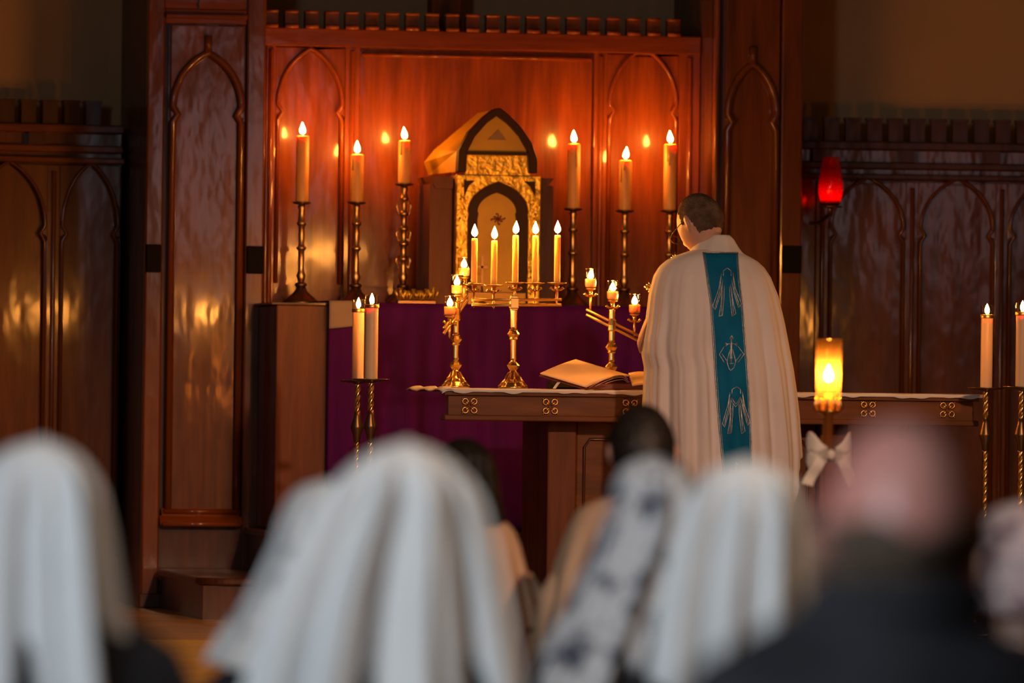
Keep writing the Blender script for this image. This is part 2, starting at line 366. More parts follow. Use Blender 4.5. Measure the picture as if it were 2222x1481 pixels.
# ---- wainscots on the side walls
YS = 17.05
def wainscot(label, xa, xb, ztop_, phase, sep_px, py_ap, py_sp, rails):
    t = thing('wainscot', label, 'panelling', (0, 0, 0))
    MB().box(xa, xb, YS, YW - .01, ZP, ztop_ - .11).build('back_board', 'oak_brown', t)
    zr = ztop_ - .11
    pitch = 190 * mp(1980, YS)
    g = MB().box(xa, xb, YS - .06, YS + .02, zr - .035, zr).box(xa, xb, YS - .045, YS + .02, zr - .115, zr - .085).box(xa, xb, YS - .07, YS + .02, zr - .16, zr - .135)
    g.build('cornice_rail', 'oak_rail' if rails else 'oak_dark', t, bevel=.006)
    n = int((xb - xa) / .0905)
    for i in range(n):
        cx = xa + .045 + i * .0905
        MB().box(cx - .031, cx + .031, YS - .03, YS + .03, zr, zr + .088).box(cx - .035, cx + .035, YS - .04, YS + .035, zr + .088, zr + .1).build('battlement', 'oak_dark', t)
    for i in range(int((xb - xa) / .36)):
        cx = xa + .18 + i * .36
        MB().box(cx - .035, cx + .035, YS - .05, YS, zr - .085, zr - .035).build('cornice_block', 'oak_dark', t)
    k0 = math.ceil((xa - phase) / pitch); k1 = math.floor((xb - phase) / pitch)
    for k in range(k0, k1 + 1):
        c = phase + k * pitch
        MB().box(c - .028, c + .028, YS - .02, YS + .005, ZP, zr - .165).tube([(c, YS - .022, ZP + .1), (c, YS - .022, zr - .19)], .011, 8).build('stile', 'oak_brown', t, bevel=.005)
    for k in range(k0 - 1, k1 + 1):
        c = phase + k * pitch; p0, p1 = c + .03, c + pitch - .03
        p0 = max(p0, xa + .01); p1 = min(p1, xb - .01)
        if p1 - p0 > .2:
            blind_arch(t, p0, p1, ZP + .2, zr - .17, wz(py_sp, YS, 100 if xa < -1.6 else 1980), wz(py_ap, YS, 100 if xa < -1.6 else 1980), YS - .002, r=.008, matp='oak_brown', mats='oak_brown')
    MB().box(xa, xb, YS - .035, YS, ZP, ZP + .18).build('base_board', 'oak_rail', t, bevel=.008)
    # the chancel end is splayed: this bay turns a little toward the altar
    rot = R(6) if xa < -1.6 else R(-6); p_ = Vector((xb if xa < -1.6 else xa, YW, 0))
    t.rotation_euler = (0, 0, rot); t.location = p_ - Matrix.Rotation(rot, 3, 'Z') @ p_
    w_ = MB().box(xa - 1, xb, YW, YW + .2, 0, 5.2) if xa < -1.6 else MB().box(xa, xb + 1, YW, YW + .2, 0, 5.2)
    w_ = struct(w_.build('wall_left' if xa < -1.6 else 'wall_right', 'plaster')); w_.rotation_euler = t.rotation_euler; w_.location = t.location
xl1 = wx(314, YP) - .05
wainscot('dark oak wall panelling with battlemented cornice at left of the chancel', -4.2, xl1, wz(212, YS, 100), wx(97, YS), 97, 352, 500, True)
xr0 = wx(1737, YP) + .06
wainscot('dim oak wall panelling with battlemented cornice at right, behind the red lamp', xr0, 4.6, wz(252, YS, 1900), wx(1985, YS), 1985, 388, 505, False)

# ---- high altar with its steps
st = thing('altar_step', 'low dark wooden step, lower of two, around the high altar', 'step', (0, 0, ZP))
z1, z2 = .70, .87
def step(t, x0, x1, y0, y1, za, zb):
    MB().box(x0 + .02, x1 - .02, y0 + .02, y1, za, zb - .03).box(xL + .01, xRr - .01, y1, 16.68, za, zb).build('riser', 'oak_dark', t)
    n = 8; poly = [(x1, y1), (x1, y0)] + [(x0 + .12 - .12 * sin(PI / 2 * i / n), y0 + .12 - .12 * cos(PI / 2 * i / n)) for i in range(n + 1)] + [(x0, y1)]
    vs = [(x, y, zb - .03) for x, y in poly] + [(x, y, zb) for x, y in poly]; m_ = len(poly)
    MB().add(vs, [tuple(range(m_)), tuple(range(m_, 2 * m_))[::-1]] + [(i, (i + 1) % m_, m_ + (i + 1) % m_, m_ + i) for i in range(m_)], False).build('tread', 'oak_dark', t, bevel=.008)
st.location = (0, 0, 0)
step(st, wx(392, 15.8), wx(1840, 15.3), 15.15, 16.38, ZP, z1)
st2 = thing('altar_step', 'wooden footpace directly under the high altar, upper of two steps', 'step', (0, 0, 0))
step(st2, wx(575, 15.9), wx(1740, 15.6), 15.5, 16.38, z1, z2)
YA = 15.95
alt = thing('high_altar', 'long dark wooden high altar standing against the oak screen', 'altar', (0, 0, 0))
ax0, ax1 = wx(600, YA, 660), wx(1560, YA, 660); za = wz(666, YA, 1000)
MB().box(ax0, ax1, YA, 16.42, z2, za).box(xL + .01, ax1, 16.42, YA + .71, z2, za).build('altar_body', 'oak_plain', alt, bevel=.006)
MB().box(ax0 - .02, ax1 + .02, YA - .012, 16.42, za, za + .008).box(xL + .01, ax1, 16.42, YA + .71, za, za + .008).build('top_edge', 'oak_dark', alt)
fx0, fx1 = wx(712, YA), wx(1560, YA)
mb = MB()
nf = 220
def ffr(u, v):
    x = fx0 + (fx1 - fx0) * u
    a = .004 + .010 * v
    return (x, YA - .03 - a * (1 + .6 * sin(u * 46 + sin(u * 13) * 2) + .4 * sin(u * 103 + 1)), za + .012 - v * (za + .012 - z2 - .01))
mb.grid(ffr, nf, 24)
fr = mb.build('altar_frontal', 'purple_cloth', None, solid=.006)
tag(fr, 'deep purple altar frontal hanging down the front of the high altar', 'cloth')
# purple pall hanging beside the table (brighter fold)
px0, px1 = wx(878, 15.9), wx(962, 15.9)
# white linen at the left end of the altar
def fl2(u, v):
    x = wx(712, YA) + (wx(772, YA) - wx(712, YA)) * u
    if v < .5: return (x, YA + .5 - (.5 + .055) * v * 2, za + .016)
    return (x, YA - .055 - .004 * sin(u * 7), za + .016 - (v - .5) * 2 * (wz(668, YA) - wz(728, YA)) * (1 - .12 * u))
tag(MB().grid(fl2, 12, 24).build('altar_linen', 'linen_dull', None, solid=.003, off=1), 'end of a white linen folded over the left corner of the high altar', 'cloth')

# ------------------------------------------------------------------ candles
def flame_mb(h=.042, r=.0105, z=0, lean=0):
    prof = [(.0005, 0), (r * .6, h * .07), (r * .95, h * .2), (r, h * .32), (r * .85, h * .5), (r * .5, h * .72), (r * .2, h * .9), (.0004, h)]
    mb = MB(); mb.lathe(prof, (0, 0, z), 14)
    mb.v = [(x + lean * (q - z), y, q) for x, y, q in mb.v]; return mb
def candle(loc, h, r, label, group=None, mat='wax_ivory', top_cap=False, lean=0.0, drip=True, fscale=1.0, fm='flame'):
    t = thing('candle', label, 'candle', loc, group=group)
    b = MB(); rr = r
    prof = [(rr * .97, 0), (rr, .006), (rr, h * .5), (rr * .99, h - .008), (rr * .93, h - .002), (rr * .8, h), (rr * .3, h - .004), (.001, h - .005)]
    b.lathe(prof, (0, 0, 0), 24)
    if drip:
        for k in range(2):
            a = random.uniform(-2.6, -.5); L = random.uniform(.03, .1)
            b.tube([(rr * cos(a), rr * sin(a), h - .003), (rr * 1.02 * cos(a), rr * 1.02 * sin(a), h - L * .6), (rr * 1.0 * cos(a), rr * 1.0 * sin(a), h - L)], [.002, .0028, .0035], 6)
    b.build('wax', mat, t)
    wk = MB().tube([(0, 0, h - .006), (.0005, 0, h + .006), (.002, 0, h + .012)], .0012, 6).build('wick', 'wick', t)
    flame_mb(.042 * fscale, .0105 * fscale, h + .007, lean).build('flame', fm, wk)
    if top_cap:
        g = MB(); g.lathe([(rr * 1.02, h - .004), (rr * 1.05, h + .0), (rr * 1.05, h + .034), (rr * 1.08, h + .036)], (0, 0, 0), 24, cap=False)
        g.build('glass_follower', 'clear_glass', t, solid=.0015)
        MB().lathe([(rr * 1.07, h - .012), (rr * 1.09, h - .010), (rr * 1.09, h + .0), (rr * 1.05, h + .001)], (0, 0, 0), 24, cap=False).build('brass_collar', 'brass_soft', t, solid=.001)
    return t

def altar_stick(loc, h, label, plate_r=.04, ornate=False):
    """tall altar candlestick: three lobed foot, baluster stem, drip pan"""
    t = thing('altar_candlestick', label, 'candlestick', loc)
    s = h
    MB().lathe([(.072, 0), (.074, .006), (.070, .014), (.06, .022), (.045, .034), (.026, .052), (.018, .075)], n=24).lathe([(.02, .07), (.027, .078), (.02, .088)], n=20).build('foot', 'bronze_dark', t)
    prof = [(.012, .085), (.015, .10), (.020, .115), (.014, .13)]
    z = .13
    knots = 5 if ornate else 2
    for k in range(knots):
        zn = .13 + (s - .19) * (k + 1) / (knots + (0 if ornate else .25))
        zn = min(zn, s - .055)
        prof += [(.0125, z + .012), (.0135, (z + zn) / 2), (.0125, zn - .014), (.019, zn - .007), (.021, zn), (.016, zn + .006)]; z = zn
    prof += [(.012, s - .035), (.018, s - .02), (.012, s - .012)]
    MB().lathe(prof, n=18).build('stem', 'brass_soft', t)
    MB().lathe([(.012, s - .012), (plate_r * .8, s - .008), (plate_r, s - .001), (plate_r * .97, s), (.02, s - .003), (.02, s)], n=24).build('drip_pan', 'bronze_dark', t)
    if ornate:
        g = MB()
        for k in range(3):
            for sx in (-1, 1):
                zc = s * (.35 + .22 * k)
                g.tube([(0, 0, zc), (sx * .022, 0, zc - .02), (sx * .03, 0, zc + .012), (sx * .018, 0, zc + .03)], [.004, .005, .0045, .006], 8)
        g.build('scroll', 'brass', t)
    return t
YC = 16.5
zAlt = za + .009
Gc = 'candles in tall sticks on the high altar'
sticks = [(655, 438, 292, 'left end of the high altar, nearest the oak pillar'), (774, 438, 332, 'high altar, second from the left end'),
          (877, 398, 302, 'high altar, just left of the tabernacle'), (1244, 452, 309, 'high altar, just right of the tabernacle'),
          (1356, 456, 345, 'high altar, between the tabernacle and the priest'), (1453, 456, 310, 'high altar, right above the face of the priest')]
for i, (px, pp, pt, where) in enumerate(sticks):
    zp = wz(pp, YC, px); zt = wz(pt, YC, px); x = wx(px, YC, pp)
    o = (i == 2)
    altar_stick((x, YC, zAlt), zp - zAlt, 'tall brass candlestick standing on the ' + where + (', with scrolled ornament' if o else ''), ornate=o)
    candle((x, YC, zp), zt - zp - .005, .0265 if not o else .025, 'thick lit candle on the ' + where, Gc, lean=random.uniform(-.1, .1), fscale=1.15, fm='flame_altar')

# ------------------------------------------------------------------ tabernacle
YT = 16.25
tx = wx(1078, YT, 650); k = mp(1078, YT)
tab = thing('tabernacle', 'gilded tabernacle with dark gabled roof and pointed door on the high altar', 'tabernacle', (tx, YT, zAlt))
def TX(px): return (px - 1079) * k
def TZ(py): return wz(py, YT, 1078) - zAlt
w0, w1 = TX(986), TX(1169); hb = TZ(380)
ap = arch_path(TX(1012), TX(1142), TZ(470), TZ(395), cusp=0)
frame = [(w0, 0), (w0, hb), (w1, hb), (w1, 0), (TX(1142), 0)] + ap[::-1] + [(TX(1012), 0)]
MB().prism(frame, -.03, .02).build('gilt_front', 'gilt', tab, bevel=.004)
MB().box(w0 + .004, w1 - .004, .02, .34, 0, hb - .004).build('cabinet', 'gilt_smooth', tab)
ap2 = arch_path(TX(1034), TX(1118), TZ(470), TZ(418), cusp=0)
MB().prism([(TX(1012) + .001, 0)] + [(x, z) for x, z in ap] + [(TX(1142) - .001, 0), (TX(1118), 0)] + ap2[::-1] + [(TX(1034), 0)], -.012, .02).build('door_surround', 'tabernacle_dark', tab)
MB().prism([(TX(1034), .02)] + ap2 + [(TX(1118), .02)], -.002, .02).build('door', 'gilt_smooth', tab)
g = MB()
cxp, czp = TX(1079), TZ(475)
for a in range(8):
    q = a * PI / 4; L_ = .026 if a % 2 == 0 else .018
    g.tube([(cxp, -.006, czp), (cxp + cos(q) * L_, -.006, czp + sin(q) * L_ * .8), (cxp + cos(q + .3) * L_ * 1.1, -.006, czp + sin(q + .3) * L_ * .8)], [.003, .003, .005], 6)
g.build('door_emblem', 'leather', tab)
for a, b in ((1002, 1030), (1128, 1156)):              # small dark spandrels
    s_ = 1 if a < 1079 else -1; xa = TX(a if s_ > 0 else b); 
    MB().prism([(xa, TZ(393)), (xa + s_ * .045, TZ(393)), (xa + s_ * .02, TZ(404)), (xa, TZ(428))], -.036, -.028).build('spandrel', 'tabernacle_dark', tab)
g = MB()
random.seed(3)
for i in range(46):                                   # hammered studs on the front
    sx = random.choice((-1, 1)); x = TX(999 if sx < 0 else 1156) + random.uniform(-.018, .014); z = random.uniform(.03, hb - .02)
    r_ = random.uniform(.003, .006); g.lathe([(r_, -.0), (r_ * .7, r_ * .6), (.0004, r_ * .9)], (0, 0, 0), 8); 
    n_ = 24
    for q in range(len(g.v) - n_, len(g.v)):
        a, b_, c = g.v[q]; g.v[q] = (x + a, -.03 - c, z + b_)
g.build('stud', 'gilt_smooth', tab)['kind'] = 'stuff'
MB().box(TX(1005), TX(1146), -.02, .3, hb, TZ(335)).build('frieze', 'gilt', tab)
# roof: pointed gable, dark barge boards, gilt pediment
ro = [(TX(985), TZ(375)), (TX(987), TZ(330)), (TX(1008), TZ(288)), (TX(1040), TZ(255)), (TX(1062), TZ(237)), (TX(1076), TZ(235)), (TX(1092), TZ(247)), (TX(1122), TZ(276)), (TX(1146), TZ(310)), (TX(1158), TZ(345)), (TX(1158), TZ(375))]
ri = [(TX(1004), TZ(375)), (TX(1005), TZ(333)), (TX(1022), TZ(298)), (TX(1048), TZ(268)), (TX(1069), TZ(252)), (TX(1092), TZ(268)), (TX(1118), TZ(295)), (TX(1138), TZ(330)), (TX(1141), TZ(375))]
MB().prism(ro + ri[::-1], -.06, .0).build('barge_board', 'tabernacle_dark', tab, bevel=.004)
MB().prism([(TX(1005), TZ(336)), (TX(1005), TZ(333))] + ri[2:8] + [(TX(1138), TZ(336))], -.03, .29).build('pediment', 'gilt_smooth', tab)
MB().box(TX(1004), TX(1141), -.055, -.02, TZ(337), TZ(330)).build('tie_beam', 'tabernacle_dark', tab)
MB().prism([(TX(1052), TZ(304)), (TX(1092), TZ(304)), (TX(1074), TZ(281))], -.036, -.028).build('triangle_boss', 'bronze_dark', tab)
g = MB(); # roof slopes running back, left one spreads outward
g.add([(TX(990), 0, TZ(330)), (TX(1076), 0, TZ(238)), (TX(1066), .34, TZ(240)), (TX(972), .34, TZ(322)), (TX(950), .34, TZ(350)), (TX(960), .34, TZ(376)), (TX(988), 0, TZ(374))],
      [(0, 1, 2, 3), (0, 3, 4), (0, 4, 5, 6)], False)
g.add([(TX(1076), 0, TZ(238)), (TX(1150), 0, TZ(320)), (TX(1150), .34, TZ(322)), (TX(1066), .34, TZ(240))], [(0, 1, 2, 3)], False)
g.build('roof', 'gilt_smooth', tab, solid=.008)
for a, b in ((936, 984), (1171, 1204)):
    MB().box(TX(a), TX(b), .05, .36, 0, TZ(400)).prism([(TX(a), TZ(384)), (TX(b), TZ(384)), (TX(b) if a < 1000 else TX(a) + .02, TZ(410)), (TX(a) + (.02 if a < 1000 else 0), TZ(410))], .03, .36).build('side_wing', 'oak_plain' if a < 1000 else 'oak_dark', tab)
# altar cards and small things at the foot of the tabernacle
cdt = thing('altar_card', 'dark framed altar card leaning at the foot of the tabernacle', 'card frame', (wx(1080, 16.1), 16.1, zAlt))
MB().box(-.12, .12, 0, .012, 0, .055).build('card_frame', 'bronze_dark', cdt, bevel=.003)
MB().box(-.11, .11, -.001, .0, .008, .047).build('card_sheet', 'gilt_smooth', cdt)
cf = thing('altar_crucifix', 'small dark metal crucifix standing before the tabernacle door', 'crucifix', (wx(1047, 16.12), 16.12, zAlt))
MB().lathe([(.028, 0), (.028, .01), (.012, .03), (.006, .05), (.005, .08)], n=16).build('foot', 'bronze_dark', cf)
MB().box(-.005, .005, -.004, .004, .07, .20).box(-.025, .025, -.004, .004, .15, .16).build('cross', 'bronze_dark', cf)
# low gilt foliage cluster left of tabernacle
def foliage(label, px, n, w, h):
    t = thing('gilt_ornament', label, 'ornament', (wx(px, 16.2), 16.2, zAlt))
    MB().box(-w / 2, w / 2, -.02, .02, 0, .02).build('base', 'bronze_dark', t, bevel=.004)
    for i in range(n):
        x = -w / 2 + w * (i + .5) / n; g = MB(); hh = h * random.uniform(.7, 1)
        for s_ in (-1, 0, 1):
            g.tube([(x, 0, .015), (x + s_ * .012, -.01, hh * .5), (x + s_ * .022, -.014, hh * (.95 if s_ else 1.1))], [.002, .005, .009], 8)
        g.build('leaf_spray', 'gilt', t)
foliage('low gilt foliage ornament on the high altar left of the tabernacle', 905, 6, .16, .07)

# ------------------------------------------------------------------ free standing altar table
YB = 14.1
zt = wz(848, YB, 1111); tb0, tb1 = wx(964, YB, 880), wx(2124, YB, 880)
tab2 = thing('altar_table', 'long oak altar table with gilded quatrefoils along its front edge', 'table', (0, 0, 0))
zb2 = wz(905, YB, 1111)
MB().box(tb0, tb1, YB - .005, YB + .08, zt - .018, zt).box(tb0, tb1, YB + .08, YB + .8, zt - .005, zt).build('table_top', 'oak_table', tab2, bevel=.003)
MB().box(tb0 + .018, tb1 - .018, YB + .012, YB + .07, zb2, zt - .018).build('apron', 'oak_table', tab2)
MB().box(tb0, tb1, YB - .004, YB + .08, zb2 - .014, zb2 + .008).build('lower_moulding', 'oak_table', tab2, bevel=.005)
k2 = mp(1200, YB)
for px in (1020, 1195, 1368, 1542, 1714, 1885, 2057):
    c = W(px, 880 + (px - 1020) * .0085, YB); g = MB()
    c.y = YB + .008
    for (sx, sz) in ((-1, -1), (-1, 1), (1, -1), (1, 1)):
        cc = Vector((c.x + sx * .0165, c.y, c.z + sz * .0165))
        g.tube([cc + Vector((cos(a) * .0105, 0, sin(a) * .0105)) for a in [2 * PI * i / 14 for i in range(14)]], .0038, 6, closed=True)
        g.tube([cc + Vector((-sx * .012, 0, -sz * .012)), cc + Vector((-sx * .001, -.003, -sz * .001))], [.005, .006], 6)
        g.tube([cc + Vector((sx * .009, 0, sz * .009)), cc + Vector((sx * .013, -.002, sz * .013))], [.0035, .002], 6)
    g.build('quatrefoil', 'brass_soft', tab2)
def ped(a, b, dy, mat, nm):
    MB().box(wx(a, YB), wx(b, YB), YB + dy, YB + .68, ZP, zb2 - .01).build(nm, mat, tab2, bevel=.006)
ped(1212, 1275, .16, 'oak_plain', 'leg'); ped(1806, 1868, .16, 'oak_plain', 'leg')
ped(1278, 1803, .2, 'oak_table', 'pedestal')
g = MB()
for a, b in ((1296, 1420), (1440, 1640), (1660, 1785)):
    x0, x1 = wx(a, YB), wx(b, YB); za_, zb_ = ZP + .12, zb2 - .08
    g.tube([(x0, YB + .198, za_), (x0, YB + .198, zb_ - .03), (x0 + .02, YB + .198, zb_), (x1 - .02, YB + .198, zb_), (x1, YB + .198, zb_ - .03), (x1, YB + .198, za_)], .006, 8, closed=True)
g.build('pedestal_moulding', 'oak_dark', tab2)
# linen on the table, its left corner sticking out past the end
random.seed(11)
cx0, cx1 = tb0 - .012, wx(2132, YB, 850)
def cl(u, v):
    x = cx0 + (cx1 - cx0) * u; over = max(0, (tb0 - x)); 
    wv = .004 * sin(u * 60) + .0028 * sin(u * 141 + 2) + .002 * sin(u * 23)
    y = YB - .014 - .004 * sin(u * 60 + 1) + .8 * min(1, max(0, (v - .25) / .75))
    z = zt + .0035
    if v < .25: z -= .008 * (1 - v / .25) + max(0, wv) * (1 - v / .25); y = YB - .012 - .003 * sin(u * 60)
    if x < tb0 + .03: z += -.010 * max(0, (tb0 + .006 - x) / .018) + .004 + .004 * sin(v * 22)
    z += .004 * (over / .15) + .003 * abs(sin(u * 33)) * (v > .2) * (over <= 0) - .012 * (over / .15) ** 2
    return (x, y, z)
mb = MB().grid(cl, 260, 14)
tag(mb.build('altar_cloth', 'fair_linen', None, solid=.003, off=1), 'thin white linen cloth spread over the oak altar table', 'cloth')
zT = zt + .0098

# ---- candelabra
def stem_prof(h, seg):
    prof = [(.009, .07)]
    return prof
def candelabrum(label, px, hs_px, fluted=True, n_knop=(735, 690), big=True):
    pass
def base_and_stem(t, H, knops, rs=.0125, rb=.056):
    """H stem top height; knops: list of heights"""
    g = MB(); n = 24
    prof = [(rb, 0), (rb * 1.02, .004), (rb * .98, .010), (rb * .86, .014), (rb * .84, .020), (rb * .66, .026), (rb * .5, .034), (rb * .34, .048), (rb * .26, .062), (rb * .2, .07)]
    g.lathe(prof, n=8, smooth=True)
    g.lathe([(r * .96, z) for r, z in prof], n=24)
    for i in range(8):
        a = i * PI / 4; g.tube([(rb * .95 * cos(a), rb * .95 * sin(a), .006), (rb * .6 * cos(a), rb * .6 * sin(a), .03), (rb * .3 * cos(a), rb * .3 * sin(a), .06)], [.006, .004, .003], 6)
    g.build('base', 'brass', t)
    prof = [(rb * .2, .066), (.02, .078), (.024, .086), (.018, .094), (.012, .1)]; z = .1
    for kz in knops:
        prof += [(rs * .9, z + .004), (rs, z + .012), (rs, kz - .022), (rs * 1.3, kz - .018), (rs * 1.2, kz - .012), (rs * 1.9, kz), (rs * 1.2, kz + .012), (rs * 1.3, kz + .016)]; z = kz + .016
    prof += [(rs * .9, z + .004), (rs, z + .01), (rs, H)]
    MB().lathe(prof, n=12, smooth=False).build('stem', 'brass', t)
def cup_arm(t, x, y, z, plate_r, flat=True, pin=.09, leafs=5):
    """drip plate + leaf collar + pin below, plate top at z"""
    MB().lathe([(.006, z - .004), (plate_r * .6, z - .004), (plate_r, z + .0005), (plate_r * .97, z + .0025), (.012, z), (.001, z)], (x, y, 0), 24).build('drip_plate', 'brass_soft', t)
    MB().lathe([(.007, z - .028), (.010, z - .024), (.008, z - .018), (.009, z - .004)], (x, y, 0), 12).build('socket', 'brass', t)
    g = MB()
    for i in range(leafs + 1):
        a = 2 * PI * i / (leafs + 1) + .3
        g.tube([(x + .006 * cos(a), y + .006 * sin(a), z - .028), (x + .018 * cos(a), y + .018 * sin(a), z - .024), (x + .026 * cos(a), y + .026 * sin(a), z - .018), (x + .031 * cos(a), y + .031 * sin(a), z - .021)], [.003, .005, .0055, .002], 6)
    g.build('leaf_collar', 'brass', t)
    MB().lathe([(.0005, z - pin), (.005, z - pin + .008), (.0035, z - pin + .016), (.005, z - pin + .022), (.0045, z - .028)], (x, y, 0), 10).build('pin', 'brass_soft', t)

YK = 14.25
kk = mp(1113, YK)
# five-light candelabrum
bx = W(1113, 838, YK).x
five = thing('candelabrum', 'five-branched brass candelabrum with tall tapers at the centre of the table', 'candelabrum', (bx, YK, zT))
base_and_stem(five, (838 - 640) * kk, [(838 - 722) * kk], rb=.056)
zp5 = [(838 - y) * kk for y in (617, 619, 613, 613, 612)]; xs5 = [1028, 1071, 1117, 1160, 1208]
MB().box(-.013, .013, -.013, .013, (838 - 672) * kk, (838 - 640) * kk).box(-.016, .016, -.016, .016, (838 - 668) * kk, (838 - 645) * kk).build('stem_block', 'brass_soft', five, bevel=.003)
for yy in (649, 660):
    zc = (838 - yy) * kk
    MB().tube([((1022 - 1113) * kk, 0, zc - .003), ((1216 - 1113) * kk, 0, zc + .003)], .0055, 12).build('crossbar', 'brass_soft', five)
for x_, z_ in zip(xs5, zp5):
    xl = (x_ - 1115) * kk
    cup_arm(five, xl, 0, z_, .037, pin=.088 if abs(xl) > .03 else .05)
for i, (x_, z_) in enumerate(zip(xs5, zp5)):
    nm = ['leftmost', 'second from left', 'middle', 'fourth from left', 'rightmost'][i]
    h = (617 - 520) * kk
    candle((bx + (x_ - 1115) * kk, YK, zT + z_ + .001), h + (z_ - zp5[0]), .0118, 'slim yellow lit taper, %s of five on the central candelabrum' % nm, 'tapers on the five-branched candelabrum', lean=random.uniform(-.06, .06), fscale=1.12, drip=False, mat='wax_yellow', fm='flame_small')

def votive(loc, label, group, wax_h=.034, gm='clear_glass'):
    t = thing('votive_candle', label, 'candle', loc, group=group)
    MB().lathe([(.006, 0), (.018, .001), (.0225, .006), (.0235, .03), (.0235, .072), (.0245, .074)], cap=False, n=24).build('glass_cup', gm, t, solid=.0014)
    MB().lathe([(.010, .003), (.020, .005), (.0215, .012), (.0215, wax_h), (.010, wax_h - .002), (.001, wax_h - .002)], n=20).build('wax', 'wax_cream', t)
    wk = MB().tube([(0, 0, wax_h - .003), (0, 0, wax_h + .01)], .001, 6).build('wick', 'wick', t)
    flame_mb(.034, .0115, wax_h + .002).build('flame', 'flame_small', wk)
    return t
def three(label, px, Yk, cups, bar, rz, knops, mid, gw, H, groupname):
    """cups: list of (dx px, py); the two bars slope; spread along local x then rotated rz"""
    k_ = mp(px, Yk); b = W(px, 838, Yk); ce = cos(rz) - sin(rz) * .172
    t = thing('candelabrum', label, 'candelabrum', (b.x, Yk, zT), rz)
    base_and_stem(t, (838 - H) * k_, [(838 - q) * k_ for q in knops], rb=.056)
    cr = ce
    (xa, ya), (xb, yb) = bar
    for off in (0, 11):
        MB().tube([((xa - px) * k_ / cr, 0, (838 - ya - off) * k_), ((xb - px) * k_ / cr, 0, (838 - yb - off) * k_)], .0055, 12).build('crossbar', 'brass_soft', t)
    zm = (838 - (ya + yb) / 2 - 6) * k_
    MB().lathe([(.012, zm - .024), (.017, zm - .018), (.015, zm), (.017, zm + .018), (.012, zm + .026)], n=12, smooth=False).build('stem_block', 'brass', t)
    for i, (cx_, cy_) in enumerate(cups):
        xl = (cx_ - px) * k_ / cr; z_ = (838 - cy_) * k_
        cup_arm(t, xl, 0, z_, .019, pin=.082 if i != 1 else .05, leafs=5)
        votive((b.x + xl * cos(rz), Yk + xl * sin(rz), zT + z_ + .0035), ['lit candle in a small glass, %s of three on the %s' % (q, gw) for q in (('lowest', 'middle', 'highest') if gw.startswith('left') else ('highest', 'middle', 'lowest'))][i], groupname, wax_h=.034)
    return t
three('three-light brass candelabrum turned end-on, left on the table', 988, 14.5, [(974, 687), (989, 641), (1004, 603)], [(962, 712), (1012, 640)], R(62), [735], None, 'left turned candelabrum', 655, 'votive glasses on the left candelabrum')
three('three-light brass candelabrum with sloping bars behind the open book', 1326, 14.45, [(1279, 625), (1327, 650), (1375, 678)], [(1270, 668), (1384, 722)], R(0), [748], None, 'right sloping candelabrum', 668, 'votive glasses on the right candelabrum')

# ---- table crucifix behind the priest
YX = 14.4; kx = mp(1460, YX)
cr = thing('table_crucifix', 'gilded crucifix with leafy ends on the table, mostly hidden by the priest', 'crucifix', (W(1462, 838, YX).x, YX, zT))
MB().lathe([(.06, 0), (.062, .008), (.045, .02), (.02, .045), (.010, .07), (.008, .12), (.014, .14), (.008, .16), (.007, .2)], n=24).build('foot', 'brass_soft', cr)
zc = (838 - 619) * kx; ztop_c = (838 - 560) * kx
MB().box(-.006, .006, -.004, .004, .19, ztop_c).box(-.092, .092, -.004, .004, zc - .006, zc + .006).build('cross', 'brass', cr)
for (ex, ez, dx, dz) in ((-.092, zc, -1, 0), (.092, zc, 1, 0), (0, ztop_c, 0, 1)):
    g = MB()
    for a in (-1.1, -.5, 0, .5, 1.1):
        ca, sa = cos(a), sin(a); ux, uz = dx * ca - dz * sa, dz * ca + dx * sa; L_ = .022 if a else .028
        g.tube([(ex, -.003, ez), (ex + ux * L_ * .6, -.005, ez + uz * L_ * .6), (ex + ux * L_, -.003, ez + uz * L_)], [.003, .006, .0025], 6)
    g.build('fleury_end', 'brass', cr)

# ---- missal on its stand
YM = 14.13; km = mp(1290, YM)
bk = thing('open_missal', 'large open book with cream pages lying on a low stand on the table', 'book', (0, 0, 0))
def Bp(px, py, d=0): q = W(px, py, YM + d); return q
# left leaf: four corners as seen; far corners lie deeper, front edge low at the right
A_ = W(1172, 811, 14.16); B_ = W(1272, 841, 14.09); C_ = W(1368, 816, 14.16); D_ = W(1249, 781, 14.40)
E_ = W(1362, 808, 14.40)
def leaf(u, v):      # u along the open page toward the spine, v depth
    f0 = A_.lerp(B_, min(1, v * 1.0)); f1 = D_.lerp(C_, v)
    p = f0.lerp(f1, u); p = p.copy(); p.z += .012 * sin(PI * u) * (.25 + .75 * v); return p
g = MB().grid(leaf, 24, 16); g.build('left_pages', 'page', bk, solid=.004, off=-1)
B2 = W(1362, 812, 14.14); 
def curl(i, off):
    return lambda u, v: Vector(W(1278 + off + (1362 - 1278 - off) * u, 841 - (28 - 5 * i) * sin(min(1, u * 1.15) * PI / 2 * 1.0) * (1 if u < .87 else 1 - (u - .87) * 2.4) - 0, 14.10 + .012 * i + .26 * v))
for i in range(3):
    MB().grid(curl(i, 8 * i), 18, 4).build('page_fan', 'page', bk, solid=.0015)
S0, S1, S2, S3 = W(1364, 812, 14.42), W(1425, 815, 14.42), W(1425, 841, 14.10), W(1372, 838, 14.10)
MB().grid(lambda u, v: (S3.lerp(S2, u)).lerp(S0.lerp(S1, u), v) + Vector((0, 0, .008 * sin(u * PI))), 16, 8).build('right_pages', 'page', bk, solid=.006, off=-1)
x0b, x1b = W(1295, 840, 14.12).x, W(1440, 840, 14.12).x
MB().box(x0b, x1b, 14.12, 14.36, zT + .001, zT + .022).build('page_block', 'leather', bk, bevel=.003)
